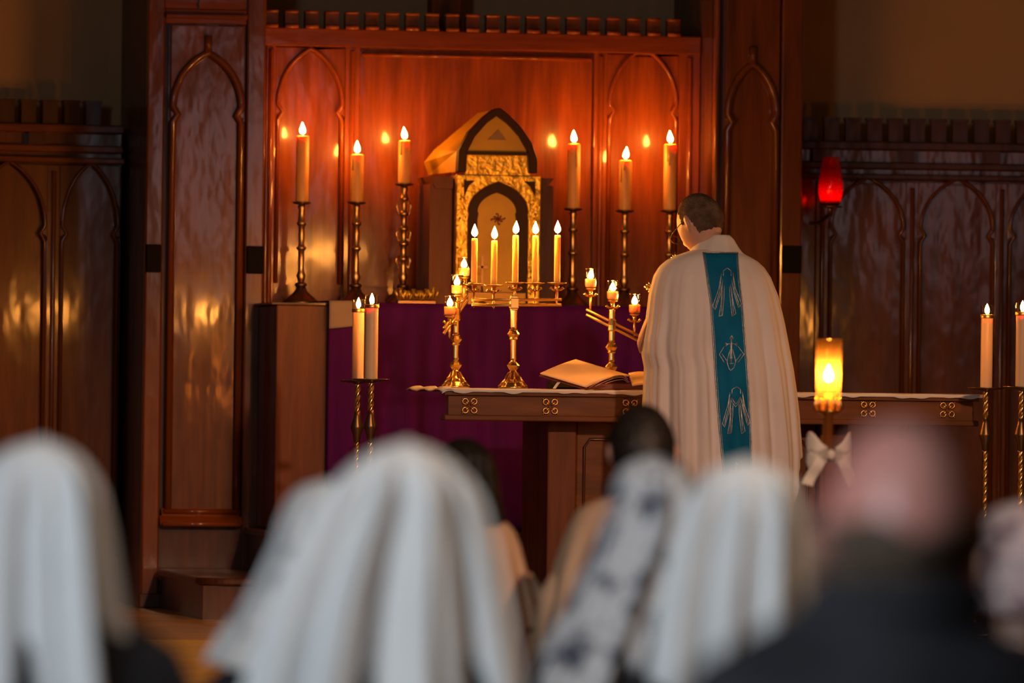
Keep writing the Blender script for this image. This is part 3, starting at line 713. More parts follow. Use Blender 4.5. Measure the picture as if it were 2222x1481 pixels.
MB().add([A_ + Vector((-.003, 0, -.006)), B_ + Vector((0, -.002, -.006)), C_ + Vector((0, 0, -.02)), D_ + Vector((0, .003, -.006))], [(0, 1, 2, 3)], False).build('cover', 'leather', bk, solid=.003, off=-1)
q = W(1208, 829, 14.13); 
MB().grid(lambda u, v: (q.x + .012 * u - .018 * v, 14.12 + .002 * sin(v * 5), q.z + (zT + .001 - q.z) * v), 3, 6).build('ribbon', 'ribbon_white', bk, solid=.001)
sd = thing('book_stand', 'low dark stand propping up the open book on the table', 'stand', (0, 0, 0))
MB().prismx([(14.2, zT), (14.38, zT), (14.38, zT + .03), (14.36, zT + .03), (14.2, zT + .006)], W(1206, 840, 14.2).x, W(1290, 840, 14.2).x).build('stand_wedge', 'black_iron', sd)

# ------------------------------------------------------------------ tall floor candle stands with twisted stems
def floor_stand(label, px, py_plate, Y, floor_z, plate_r=.07):
    p = W(px, py_plate, Y); H = p.z - floor_z
    t = thing('floor_candle_stand', label, 'candle stand', (p.x, Y, floor_z))
    MB().lathe([(.13, 0), (.13, .015), (.10, .03), (.04, .05), (.02, .09), (.014, .12)], n=24).build('foot', 'bronze_dark', t)
    def rope(z0_, z1_, r=.0105):
        g = MB(); n = int((z1_ - z0_) / .006)
        for ph in (0, 2 * PI / 3, 4 * PI / 3):
            g.tube([(r * .55 * cos(ph + i * .42), r * .55 * sin(ph + i * .42), z0_ + (z1_ - z0_) * i / n) for i in range(n + 1)], r * .62, 6)
        return g
    zn0, zn1 = H - .235, H - .115
    rope(.11, zn0 + .004).build('twisted_stem', 'brass', t); rope(zn1 - .004, H - .01).build('twisted_stem', 'brass', t)
    MB().lathe([(.010, zn0), (.013, zn0 + .006), (.015, zn0 + .03), (.025, zn0 + .058), (.025, zn0 + .064), (.013, zn0 + .105), (.011, zn1)], n=16).build('node', 'bronze_dark', t)
    MB().lathe([(.012, H - .012), (.02, H - .008), (plate_r * .9, H - .003), (plate_r, H + .002), (plate_r * .96, H + .003), (.02, H - .001), (.001, H - .001)], n=32).build('drip_plate', 'bronze_dark', t)
    return t, p
for (px, pl, Y, top, r_, lab, cl_) in ((776, 826, 14.5, 672, .0225, 'twisted brass floor candle stand left of the table, the left one of the pair', 'thick white lit candle with glass top, left of the pair beside the table'),
                               (805, 823, 14.15, 663, .0245, 'twisted brass floor candle stand left of the table, the right one of the pair', 'thick white lit candle with glass top, right of the pair left of the table'),
                               (2140, 842, 13.9, 688, .0225, 'twisted brass floor candle stand just off the right end of the table', 'thick white lit candle with glass top at the right end of the table'),
                               (2217, 840, 13.45, 682, .0235, 'twisted brass floor candle stand cut by the right edge of the photo', 'thick white lit candle with glass top at the right edge of the photo')):
    t, p = floor_stand(lab, px, pl, Y, ZP)
    h = (pl - top) * mp(px, Y)
    candle((p.x, Y, p.z), h, r_, cl_, 'thick candles on floor stands', mat='wax_cream', top_cap=True, drip=False, fscale=.85)
# ------------------------------------------------------------------ red sanctuary lamp on a wall bracket
YL = 16.6; kl = mp(1800, YL); pl = W(1802, 449, YL)
sl = thing('sanctuary_lamp', 'glowing ruby glass sanctuary lamp on a bracket at the right panelling', 'lamp', (pl.x, YL, pl.z))
MB().lathe([(.018, 0), (.046, -.002), (.05, .002), (.04, .006), (.001, .006)], n=24).build('bracket_plate', 'bronze_dark', sl)
MB().tube([(0, 0, -.004), (0, .02, -.03), (0, .2, -.06), (0, .36, -.06)], .008, 8).build('bracket_arm', 'bronze_dark', sl)
hh = 105 * kl
MB().lathe([(.024, .007), (.038, .012), (.050, hh * .28), (.049, hh * .45), (.040, hh * .8), (.032, hh), (.030, hh)], cap=False, n=28).build('ruby_glass', 'ruby_glass', sl, solid=.003)
MB().lathe([(.010, .008), (.025, .009), (.025, hh * .16), (.001, hh * .16)], n=16).build('wax', 'wax_cream', sl)
flame_mb(.032, .010, hh * .17).build('flame', 'flame_red', sl)

# ------------------------------------------------------------------ processional torch in front of the table end
YQ = 9.9; kq = mp(1797, YQ); pq = W(1797, 893, YQ)
to = thing('torch_lamp', 'glass-chimney candle lamp on a wooden pole with white bow before the table', 'lamp', (pq.x, YQ, 0))
zq = pq.z
MB().lathe([(.015, .0), (.12, 0.0), (.12, .02), (.02, .04), (.016, .06), (.016, zq - .01)], n=16).build('pole', 'oak_table', to)
MB().lathe([(.014, zq - .012), (.03, zq - .004), (.036, zq), (.036, zq + .006), (.001, zq + .006)], n=20).build('gallery_base', 'brass', to)
g = MB()
for i in range(10):
    a = 2 * PI * i / 10
    g.tube([(.034 * cos(a), .034 * sin(a), zq), (.043 * cos(a), .043 * sin(a), zq + .018), (.038 * cos(a), .038 * sin(a), zq + .034), (.042 * cos(a), .042 * sin(a), zq + .044)], [.004, .007, .005, .004], 6)
g.build('gallery', 'brass', to)
hq = (893 - 742) * kq
MB().lathe([(.034, zq + .008), (.037, zq + .03), (.038, zq + .07), (.039, zq + hq * .6), (.0405, zq + hq), (.042, zq + hq + .003)], cap=False, n=32).build('glass_chimney', 'amber_glass', to, solid=.0015)
MB().lathe([(.010, zq + .006), (.012, zq + .008), (.012, zq + .055), (.001, zq + .055)], n=16).build('wax', 'wax_cream', to)
flame_mb(.055, .015, zq + (893 - 830) * kq).build('flame', 'flame_small', to)
MB().tube([(0, 0, zq + .05), (0, 0, zq + (893 - 826) * kq)], .002, 6).build('wick', 'wick', to)
zb_ = W(1797, 985, YQ).z
bow = thing('ribbon_bow', 'white ribbon bow tied to the pole of the torch lamp', 'ribbon', (pq.x, YQ - .02, zb_))
for sx in (-1, 1):
    MB().grid(lambda u, v: (sx * (.012 + .065 * sin(PI * u) ** .6 * (.9)), -.02 * cos(u * 2 * PI) - .01, (.03 * sin(2 * PI * u) + (v - .5) * .045 * (1 + .5 * sin(PI * u)) + .012 * sin(PI * u))), 20, 6).build('loop', 'ribbon_white', bow, solid=.001)
    MB().grid(lambda u, v: (sx * (.01 + .045 * v + .035 * u), -.02 - .01 * sin(v * 6), -.01 - .09 * v + .01 * u), 5, 10).build('tail', 'ribbon_white', bow, solid=.001)
MB().lathe([(.004, -.016), (.013, -.008), (.014, .008), (.004, .016)], (0, -.022, 0), 12).build('knot', 'ribbon_white', bow)

# ------------------------------------------------------------------ people
def head_fn(d):
    """unit direction -> point of an adult head, face toward +y, centred between the ears, metres"""
    x, y, z = d; X, Yv, Z = .076 * x, .097 * y, .115 * z
    if z < 0: X *= 1 - .30 * (-z) ** 1.3; Yv = Yv * (1 - .12 * (-z)) + .016 * (-z)
    if y < 0 and z < -.2: Yv *= 1 - .45 * (-z - .2)
    if y > 0:
        f = max(0, y) ** 2
        Yv += .022 * math.exp(-(x / .16) ** 2 - ((z + .22) / .16) ** 2) * f                     # nose
        Yv += .006 * math.exp(-(x / .22) ** 2 - ((z + .05) / .25) ** 2) * f
        Yv += .006 * math.exp(-((abs(x) - .3) / .25) ** 2 - ((z - .18) / .10) ** 2) * f          # brow
        Yv -= .010 * math.exp(-((abs(x) - .38) / .16) ** 2 - ((z + .0) / .11) ** 2) * f          # eye sockets
        Yv += .006 * math.exp(-(x / .26) ** 2 - ((z + .53) / .06) ** 2) * f                       # lips
        Yv -= .004 * math.exp(-(x / .3) ** 2 - ((z + .66) / .06) ** 2) * f
        Yv += .010 * math.exp(-(x / .3) ** 2 - ((z + .85) / .14) ** 2) * f                        # chin
    return Vector((X, Yv, Z))
def sph(nu=48, nv=32):
    P = []
    for j in range(nv + 1):
        th = PI * j / nv
        for i in range(nu):
            a = 2 * PI * i / nu; P.append((sin(th) * cos(a), sin(th) * sin(a), cos(th)))
    F_ = [(j * nu + i, j * nu + (i + 1) % nu, (j + 1) * nu + (i + 1) % nu, (j + 1) * nu + i) for j in range(nv) for i in range(nu)]
    return P, F_
def head_mat(c, yaw, pitch, roll=0, s=1):
    return Matrix.Translation(c) @ Matrix.Rotation(yaw, 4, 'Z') @ Matrix.Rotation(-pitch, 4, 'X') @ Matrix.Rotation(roll, 4, 'Y') @ Matrix.Scale(s, 4)
def skin_body(edges_pts, edges, root=0):
    me = bpy.data.meshes.new('tmp'); me.from_pydata([p[:3] for p in edges_pts], edges, []); o = bpy.data.objects.new('tmp', me); COL.objects.link(o)
    o.modifiers.new('s', 'SKIN'); sv = me.skin_vertices[0].data
    for i, p in enumerate(edges_pts): sv[i].radius = (p[3], p[4] if len(p) > 4 else p[3])
    sv[root].use_root = True
    u = o.modifiers.new('u', 'SUBSURF'); u.levels = 1; u.render_levels = 1
    dg = bpy.context.evaluated_depsgraph_get(); ev = o.evaluated_get(dg); m2 = bpy.data.meshes.new_from_object(ev)
    vs = [v.co.copy() for v in m2.vertices]; fs = [tuple(p.vertices) for p in m2.polygons]
    bpy.data.objects.remove(o); bpy.data.meshes.remove(m2); return vs, fs
def person_body(parent, hm, base, seated=True, hands=None, mat='skin_light', facing=0, zs=None, sw=.19, s=1.0, lean=0, ears=True, ground=0, kneel=False, twist=0):
    """one continuous figure: skeleton skin + head + fingers fused by voxel remesh.  base=(x,y) below the neck, zs shoulder height"""
    bx_, by_ = base; hc = hm.translation
    ca, sa = cos(facing), sin(facing)
    def P(x, y, z): return (bx_ + x * ca - y * sa, by_ + x * sa + y * ca, z)
    pts = []; E = []
    def ad(p, r, r2=None): pts.append((*p, r, r2 or r)); return len(pts) - 1
    if seated: zh = ground + .50
    elif kneel: zh = ground + .50
    else: zh = zs - .50
    pel = ad(P(0, -.02, zh), .12); wst = ad(P(0, -.01, (zh + zs) / 2 - .02), .115); ch = ad(P(0, 0, zs - .12), .12, .10); nk0 = ad(P(0, .0, zs + .01), .065)
    nk = ad(tuple(Vector(P(0, 0, zs + .03)).lerp(hc, .35)), .055); nk2 = ad(tuple(Vector(P(0, 0, zs + .03)).lerp(hc, .7)), .054)
    E += [(pel, wst), (wst, ch), (ch, nk0), (nk0, nk), (nk, nk2)]
    for k_, sg in enumerate((-1, 1)):
        s0 = ad(P(sg * sw * .75, 0, zs - .045), .055); el = ad(P(sg * (sw + .05), .03 if not hands else .08, zs - .31), .042)
        if hands: wr = ad(tuple(hands[k_]), .026)
        else: wr = ad(P(sg * (sw - .05), .26, zs - .38 if seated else zs - .3), .03, .026)
        E += [(ch, s0), (s0, el), (el, wr)]
        wv = Vector(pts[wr][:3]); ev_ = Vector(pts[el][:3]); d = (wv - ev_).normalized(); side = d.cross(Vector((0, 0, 1))).normalized() * sg
        hd = ad(tuple(wv + d * .05), .026, .02); E.append((wr, hd))
        hv = wv + d * .06
        for f in range(4):
            o_ = side * (.030 - .020 * f); L_ = (.072, .082, .076, .06)[f]
            a1 = ad(tuple(hv + o_ + d * .03), .0095); a2 = ad(tuple(hv + o_ * 1.1 + d * (.03 + L_ * .5) + Vector((0, 0, -.006))), .0085); a3 = ad(tuple(hv + o_ * 1.1 + d * (.03 + L_ * .9) + Vector((0, 0, -.022))), .0075)
            E += [(hd, a1), (a1, a2), (a2, a3)]
        b1 = ad(tuple(hv - side * .035 + d * .0), .011); b2 = ad(tuple(hv - side * .055 + d * .035 + Vector((0, 0, -.01))), .0095); E += [(hd, b1), (b1, b2)]
        if seated:
            hp = ad(P(sg * .09, .0, zh - .02), .085); kn = ad(P(sg * .11, .42, zh), .06); an = ad(P(sg * .11, .40, ground + .09), .04); ft = ad(P(sg * .11, .54, ground + .035), .035)
        elif kneel:
            hp = ad(P(sg * .09, .0, zh - .05), .085); kn = ad(P(sg * .10, .06, ground + .08), .06); an = ad(P(sg * .10, -.36, ground + .07), .04); ft = ad(P(sg * .10, -.46, ground + .035), .033)
        else:
            hp = ad(P(sg * .09, 0, zh - .07), .085); kn = ad(P(sg * .10, .02, ground + .49), .058); an = ad(P(sg * .10, 0, ground + .09), .04); ft = ad(P(sg * .11, .14, ground + .035), .035)
        E += [(pel, hp), (hp, kn), (kn, an), (an, ft)]
    vs, fs = skin_body(pts, E, 0)
    mb = MB(); mb.add(vs, fs)
    SP, SF = sph(56, 40); mb.add([hm @ head_fn(p) for p in SP], SF)
    if ears:
        for sg in (-1, 1):
            ring = []; 
            def ear(u, v):
                a = 2 * PI * u; rr = (.2 + .8 * v)
                return hm @ Vector((sg * (.072 + .014 * v + .006 * (v > .9)), -.002 - .012 * v + .016 * rr * cos(a), .002 + .030 * rr * sin(a) * (1.05 if sin(a) > 0 else .95)))
            e_ = MB()
            cen = hm @ Vector((sg * .078, -.008, 0))
            SPs, SFs = sph(16, 12)
            mb.add([hm @ Vector((sg * (.078 + .009 * p[0] + .010 * (-p[1])), -.010 + .019 * p[1], .0 + .032 * p[2] + .003)) for p in SPs], SFs)
    o = mb.build('body', mat, parent)
    md = o.modifiers.new('r', 'REMESH'); md.mode = 'VOXEL'; md.voxel_size = .0055; md.use_smooth_shade = True
    md = o.modifiers.new('c', 'SMOOTH'); md.factor = .5; md.iterations = 3
    dg = bpy.context.evaluated_depsgraph_get(); ev = o.evaluated_get(dg); m2 = bpy.data.meshes.new_from_object(ev)
    o.modifiers.clear(); o.data = m2; m2.name = 'body'
    m2.materials.clear(); m2.materials.append(M[mat])
    return o
def hair_cap(parent, hm, mask, thick, mat, name='hair', rough=.002, seed=1):
    SP, SF = sph(200, 140); rnd = random.Random(seed); keep = [mask(*p) for p in SP]; vs = []
    for p, kq_ in zip(SP, keep):
        q_ = head_fn(p); n_ = Vector(p); vs.append(hm @ (q_ + n_ * (thick + rnd.uniform(-rough, rough) * .5)))
    mb = MB(); mb.add(vs, [f for f in SF if all(keep[i] for i in f)]); o = mb.build(name, mat, parent, solid=thick + .004, off=-1); return o
def interp(rows, y):
    if y <= rows[0][0]: return rows[0][1:]
    for a, b in zip(rows, rows[1:]):
        if y <= b[0]:
            f = (y - a[0]) / (b[0] - a[0]); return tuple(p + (q - p) * f for p, q in zip(a[1:], b[1:]))
    return rows[-1][1:]
def drape(rows, Yc, depth, hem, folds, name, mat, parent, a0=0, a1=2 * PI, nu=220, nv=70, top=None, thick=.002, ypow=.72, yoff=None, dy=0):
    """cloth hung from rows of (py, left px, right px); a=0 is screen right, -90deg faces the camera"""
    y0 = rows[0][0]; sur = []
    closed = abs(a1 - a0 - 2 * PI) < 1e-6
    def fn(u, v):
        a = a0 + (a1 - a0) * u; ye = hem(a) if callable(hem) else hem
        py = y0 + (ye - y0) * v ** 1.0 if v > 0 else y0
        l, r_ = interp(rows, py); cxp_ = (l + r_) / 2
        z_ = W(cxp_, py, Yc).z; xl, xr = W(l, py, Yc).x, W(r_, py, Yc).x
        hw = (xr - xl) / 2; cx_ = (xl + xr) / 2; ry = depth(py) if callable(depth) else depth
        c_, s_ = cos(a), sin(a)
        f = folds(a, (py - y0) / (1481 - y0), py)
        k_ = 1 + f / max(hw, .05)
        return Vector((cx_ + hw * c_ * (1 + .35 * (k_ - 1)), Yc + dy + (yoff(py) if yoff else 0) + ry * (abs(s_) ** .9 * (1 if s_ > 0 else -1)) + (f if s_ < 0 else -f) * -1 * abs(s_) * (-1 if s_ < 0 else 1) * -1, z_))
    mb = MB().grid(fn, nu, nv, closed=closed)
    if top:                                             # close the crown
        n = len(mb.v); vs = mb.v[:nu]; c = sum((Vector(v) for v in vs), Vector()) / nu; c.z += top
        mb.v.append(tuple(c)); 
        for i in range(nu if closed else nu - 1): mb.f.append([i, n, (i + 1) % nu]); mb.sm.append(True)
    return mb.build(name, mat, parent, solid=thick), mb

# ---- the priest
YPR = 13.62
pr = thing('person', 'person in a cream chasuble with a teal band, grey-haired, glasses, standing at the table reading', 'person', (0, 0, 0))
hcp = W(1521, 487, YPR + .03)
hmP = head_mat(hcp, R(30), R(27), R(-4), 1.0)
sh = W(1556, 560, YPR)
zsh = sh.z
person_body(pr, hmP, (sh.x, YPR), seated=False, hands=[Vector((sh.x - .10, YPR + .36, zT + .13)), Vector((sh.x + .08, YPR + .38, zT + .12))], facing=R(8), zs=zsh - .02, ground=ZP, sw=.2)
def hm_mask(x, y, z):
    edge = .03 * sin(x * 23) + .03 * sin(z * 31 + y * 17)
    if z > .55: return y < .28 + edge
    if z > .05: return y < .22 + edge + (z - .3) * .2
    return y < -.30 + edge * .6 + z * .3 and z > -.42 + edge * .5
hair_cap(pr, hmP, hm_mask, .0035, 'hair_grey', rough=.002)
g = MB()
for sg in (-1, 1):
    g.tube([hmP @ Vector((sg * .079, -.012, .012)), hmP @ Vector((sg * .083, .02, .014)), hmP @ Vector((sg * .074, .080, .008)), hmP @ Vector((sg * .060, .112, .004))], .0016, 8)
    g.tube([hmP @ Vector((sg * .036 + .025 * cos(a), .116 - .10 * max(0, abs(sg * .036 + .025 * cos(a)) - .025) * 1.2, -.002 + .016 * sin(a))) for a in [2 * PI * i / 24 for i in range(24)]], .0018, 8, closed=True)
g.tube([hmP @ Vector((-.01, .121, .002)), hmP @ Vector((0, .123, .004)), hmP @ Vector((.01, .121, .002))], .0016, 8)
gl_ = g.build('glasses', 'glasses_frame', pr); gl_['label'] = 'dark rimmed glasses'
rowsP = [(541, 1512, 1592), (548, 1490, 1606), (556, 1468, 1624), (566, 1448, 1642), (580, 1432, 1657), (600, 1420, 1670), (640, 1410, 1686), (700, 1403, 1699), (740, 1396, 1706), (770, 1395, 1711), (800, 1401, 1716), (850, 1399, 1722), (900, 1397, 1727), (950, 1396, 1731), (985, 1395, 1733), (1180, 1390, 1735)]
def depP(py): return interp([(541, .065), (556, .10), (600, .14), (700, .18), (900, .22), (1180, .25)], py)[0]
def foldP(a, t, py):
    g_ = max(0, min(1, (py - 565) / 330)); back = math.exp(-((a - 1.5 * PI - .1) / .30) ** 2)
    w_ = .0
    w_ += .030 * (.5 - abs(sin(a * 8.5 + .5 * sin(t * 5))) ** .8) + .008 * sin(a * 29 + 1.3 + t) + .014 * sin(a * 9 + 2.0)
    return w_ * g_ * (1 - .8 * back)
def hemP(a):
    c_ = cos(a); return 1165 - 175 * max(0, c_) ** 6 - 60 * max(0, -c_) ** 6
chas, chmb = drape(rowsP, YPR, depP, hemP, foldP, 'chasuble', 'chasuble_cloth', pr, nu=320, nv=110, thick=.003)
bvh = BVHTree.FromPolygons([Vector(v) for v in chmb.v], chmb.f)
def onch(px, py, off=.003):
    o_ = CAM; d = (W(px, py, YPR) - CAM).normalized(); h_ = bvh.ray_cast(o_, d)
    if h_[0] is None: return W(px, py, YPR - .2) 
    n_ = h_[1] if h_[1].y < 0 else -h_[1]
    return h_[0] + n_ * off
bandL = [(543, 1524), (600, 1532), (660, 1541), (760, 1548), (850, 1554), (930, 1560), (1000, 1566), (1150, 1578)]
bandR = [(541, 1600), (600, 1604), (660, 1611), (760, 1619), (850, 1626), (930, 1630), (1000, 1632), (1150, 1640)]
def bnd(u, v):
    py = 549 + (1150 - 549) * v; l = interp(bandL, py)[0]; r_ = interp(bandR, py)[0]
    return onch(l + (r_ - l) * u, py, .004)
b_ = MB().grid(bnd, 24, 90).build('orphrey_band', 'teal_silk', pr, solid=.002, off=0); b_['label'] = 'teal silk band down the back'
g = MB()
for rows_, o_ in ((bandL, 1.5), (bandR, -1.5)):
    g.tube([onch(interp(rows_, py)[0] + o_, py, .006) for py in range(552, 1150, 8)], .0016, 6)
    g.tube([onch(interp(rows_, py)[0] + o_ * 3, py, .006) for py in range(552, 1150, 8)], .0007, 6)
g.tube([onch(1527 + i * 7.2, 551, .006) for i in range(11)], .0015, 6)
g.build('band_braid', 'silver_thread', pr)
def embroider(lines, closed=(), r=.0013):
    g = MB()
    for i, L_ in enumerate(lines):
        pts = []
        LL = list(L_)
        for a, b in zip(LL, LL[1:]):
            for q in range(4): pts.append((a[0] + (b[0] - a[0]) * q / 4, a[1] + (b[1] - a[1]) * q / 4))
        pts.append(LL[-1]); g.tube([onch(x, y, .0062) for x, y in pts], r, 6)
    g.build('embroidery', 'silver_thread', pr)
def motifM(cx, cy, s=1, v=True):
    P = lambda *q: [(cx + x * s, cy + y * s) for x, y in q]
    L_ = [P((-12, -44), (-17, -14), (-30, 24), (-25, 32), (-13, -2), (-9, -32)), P((-12, -44), (-15, -8), (-26, 28)), P((-10, -26), (-12, 16), (-17, 46), (-9, 44), (-6, 4), (-6, -20)), P((-9, -10), (-12, 44)),
          P((12, -46), (17, -14), (30, 20), (24, 28), (14, -4), (9, -32)), P((12, -44), (15, -10), (26, 24)), P((7, -22), (12, 14), (18, 40), (10, 46), (5, 2), (5, -18)), P((8, -10), (13, 42)),
          P((-8, -40), (-8, -50), (0, -56), (8, -50), (8, -40))]
    if v: L_ += [P((-9, -26), (-1, -12), (9, -30)), P((-8, -32), (-1, -18), (8, -34))]
    embroider(L_)
motifM(1577, 640, 1.02, False); motifM(1597, 895, 1.0)
def cross_m(cx, cy, s):
    P = lambda *q: [(cx + x * s, cy + y * s) for x, y in q]
    embroider([P((0, -36), (0, 26)), P((-1.5, -30), (-1.5, 20)), P((-13, -18), (0, -20), (13, -18)), P((-12, -22), (-7, -18), (-12, -14)), P((12, -22), (7, -18), (12, -14)), P((-4, -30), (0, -38), (4, -30)),
               P((-2, -8), (-8, 20), (-4, 34), (0, 40), (5, 34), (9, 20), (2, -8)), P((-3, 12), (3, 12)), P((-3, 24), (5, 24)), P((-14, -14), (-26, 4), (-14, 22)), P((14, -14), (28, 4), (14, 22)), P((-20, 2), (-8, 18)), P((22, 2), (10, 18))], r=.0013)
cross_m(1586, 765, .98); cross_m(1598, 1040, 1.0)
# collar (amice), rising round the neck
colr = [(507, 1540, 1580), (516, 1526, 1590), (526, 1514, 1596), (536, 1508, 1602), (546, 1503, 1610), (556, 1492, 1625)]
def depc(py): return interp([(507, .055), (530, .07), (556, .10)], py)[0]
drape([(r_[0] + 3, r_[1] - 4, r_[2] + 2) for r_ in colr], YPR, depc, 556, lambda a, t, py: .002 * sin(a * 9), 'collar', 'fair_linen', pr, nu=80, nv=14, thick=.004, yoff=lambda py: .012)
# alb below
rowsA = [(900, 1440, 1690), (1200, 1425, 1705), (1412, 1415, 1715)]
drape(rowsA, YPR + .02, .19, 1408, lambda a, t, py: .008 * sin(a * 19), 'alb', 'fair_linen', pr, nu=140, nv=12)
# sleeves over the forearms
g = MB(); 
for hx, ex in ((sh.x - .10, sh.x - .15), (sh.x + .08, sh.x + .22)):
    g.tube([(ex, YPR + .02, zsh - .32), ((ex + hx) / 2, YPR + .2, zT + .13), (hx, YPR + .33, zT + .13)], [.06, .06, .055], 20)
g.build('sleeve', 'fair_linen', pr)

FY = lambda y: 1.74 * y - 10.3
# ---- generic nave people
def coat(rows, Yc, depth, mat, parent, name='coat', folds=None, hem=2100):
    return drape(rows, Yc, depth, hem, folds or (lambda a, t, py: .004 * sin(a * 7) * t), name, mat, parent, nu=120, nv=40, thick=.006)
def nave_person(label, px, pyhead, Y0, skin='skin_light', yaw=0, pitch=5, s=1.0, shoulders=None, kneel=False, ground=0, dz=0, sw=.18, cloth='coat_black'):
    Y = FY(Y0); t = thing('person', label, 'person', (0, 0, 0))
    hc = W(px, pyhead, Y); hm_ = head_mat(hc, R(yaw), R(pitch), 0, s)
    zs_ = hc.z - .215 * s
    bx2, by2 = hc.x, Y - .02
    person_body(t, hm_, (bx2, by2), seated=not kneel, kneel=kneel, zs=zs_, mat=skin, ground=ground, sw=sw)
    cm = cloth
    for sg in (-1, 1):                                  # sleeves
        MB().tube([(bx2 + sg * sw * .7, by2, zs_ - .05), (bx2 + sg * (sw + .03), by2 + .01, zs_ - .16), (bx2 + sg * (sw + .05), by2 + .03, zs_ - .31), (bx2 + sg * sw, by2 + .15, zs_ - (.35 if not kneel else .31)), (bx2 + sg * (sw - .04), by2 + .235, zs_ - (.37 if not kneel else .30))],
                  [.066, .062, .056, .052, .047], 16).build('sleeve', cm, t)
    if not kneel:                                       # skirt or trousers over the lap and shins
        prof = [(-.10, .53, .42, .19), (.05, .60, .42, .20), (.20, .60, .42, .205), (.36, .59, .42, .205), (.46, .57, .36, .20), (.50, .50, .22, .195), (.51, .40, .10, .20)]
        def sk(u, v):
            q = v * (len(prof) - 1); i = min(int(q), len(prof) - 2); f = q - i
            y, zt_, zb_, w_ = [a + (b - a) * f for a, b in zip(prof[i], prof[i + 1])]; a = 2 * PI * u
            zc_ = (zt_ + zb_) / 2; rz_ = (zt_ - zb_) / 2
            return (bx2 + w_ * cos(a), by2 + y - (.05 * sin(a) if v > .7 else 0), zc_ + rz_ * sin(a) * (1 + .03 * sin(a * 7)))
        MB().grid(sk, 48, 26, closed=True).build('skirt' if cloth != 'coat_charcoal' else 'trousers', cm, t, solid=.004)
    return t, hm_, zs_
def clothes(t, x, Y0, zs_, mat, w=.24, lo=.45, name='coat', d=.15, wl=None, nk=.062):
    Y = FY(Y0)
    wl = wl or w * 1.05
    L_ = [(zs_ + .065, nk, nk), (zs_ + .04, nk * 1.25, nk * 1.2), (zs_ + .015, w * .62, d * .72), (zs_ - .02, w * .86, d * .85), (zs_ - .07, w * .97, d * .95), (zs_ - .18, w, d), (zs_ - .34, wl, d * 1.1), (lo, wl * 1.04, d * 1.25)]
    def fn(u, v):
        q = v * (len(L_) - 1); i = min(int(q), len(L_) - 2); f = q - i
        z, rx, ry = [a + (b - a) * f for a, b in zip(L_[i], L_[i + 1])]; a = 2 * PI * u
        rr = 1 + .02 * sin(a * 6 + z * 9) * v
        return (x + rx * cos(a) * rr, Y + ry * sin(a) * rr, z)
    return MB().grid(fn, 96, 40, closed=True).build(name, mat, t, solid=.006, sub=0)
def vfold(seed, amp, k1=7, k2=13):
    rnd = random.Random(seed); p = [rnd.uniform(0, 6) for _ in range(4)]
    def f(a, t, py):
        g_ = max(0, min(1, (t - .01) * 5)) * (.7 + .6 * t); q = 1 - 2 * abs(sin((a * k1 + p[0] + 1.2 * sin(a * 2.3 + p[2])) / 2)) ** .8
        return amp * g_ * (q * .8 + .4 * sin(a * k2 + p[1] - t))
    return f
A0, A1 = R(-90 - 130), R(-90 + 130)
def veil(t, rows, Y0, depth, hem, mat, seed, amp=.014, name='veil', top=.006, k1=8, k2=15, dy=0):
    Y = FY(Y0)
    return drape(rows, Y, depth, hem, vfold(seed, amp, k1, k2), name, mat, t, a0=A0, a1=A1, nu=240, nv=80, top=top, thick=.0015, dy=dy)[0]

def dv(y0, a, b): return lambda py: interp([(y0, a * .35), (y0 + 20, a * .6), (y0 + 55, a * .85), (y0 + 110, a), (y0 + 260, b * .9), (y0 + 520, b)], py)[0]
# woman under the plain white veil, centre
t, hm_, zs_ = nave_person('person seen from behind under a long plain white veil, centre of the front row', 880, 1125, 6.0)
clothes(t, hm_.translation.x, 6.0, zs_, 'coat_black', w=.2, lo=.42)
rows = [(963, 868, 895), (968, 845, 918), (980, 815, 945), (1000, 782, 972), (1030, 750, 1000), (1060, 728, 1020), (1100, 700, 1038), (1200, 640, 1066), (1300, 592, 1090), (1400, 557, 1108), (1481, 532, 1122), (1600, 510, 1140)]
veil(t, rows, 6.0, dv(963, .15, .19), 1600, 'veil_white', 5, .05, k1=8, k2=13)
# woman far left
t, hm_, zs_ = nave_person('person in a black coat under a plain white veil at the left edge', 88, 1125, 5.98)
clothes(t, W(130, 1300, FY(5.98)).x, 5.98, zs_ + .03, 'coat_black', w=.212, lo=.42)
rows = [(958, 75, 105), (963, 50, 128), (975, 18, 152), (995, -10, 178), (1030, -38, 200), (1080, -60, 216), (1150, -80, 230), (1300, -100, 246), (1400, -108, 258), (1481, -115, 268), (1600, -125, 280)]
veil(t, rows, 5.98, dv(958, .15, .185), 1600, 'veil_white', 9, .048, k1=7, k2=12)
# lace mantilla behind the centre woman
t, hm_, zs_ = nave_person('person in dark clothes under a white lace mantilla, left behind the centre veil', 735, 1185, 7.0, cloth='coat_charcoal')
clothes(t, W(650, 1300, FY(7.0)).x, 7.0, zs_ - .02, 'coat_charcoal', w=.2, lo=.42)
rows = [(1046, 690, 720), (1052, 665, 750), (1064, 645, 775), (1090, 625, 800), (1130, 612, 820), (1180, 600, 830), (1250, 568, 840), (1320, 530, 850), (1380, 485, 860), (1430, 455, 870), (1520, 440, 880)]
def hemb(a): return 1440 + 60 * max(0, sin(a + PI / 2 * .0)) + 120 * max(0, cos(a))
veil(t, rows, 7.0, dv(1046, .13, .17), lambda a: 1436 + 100 * (1 + cos(a)) * .5 - 40 * 0, 'lace_pale', 3, .022)
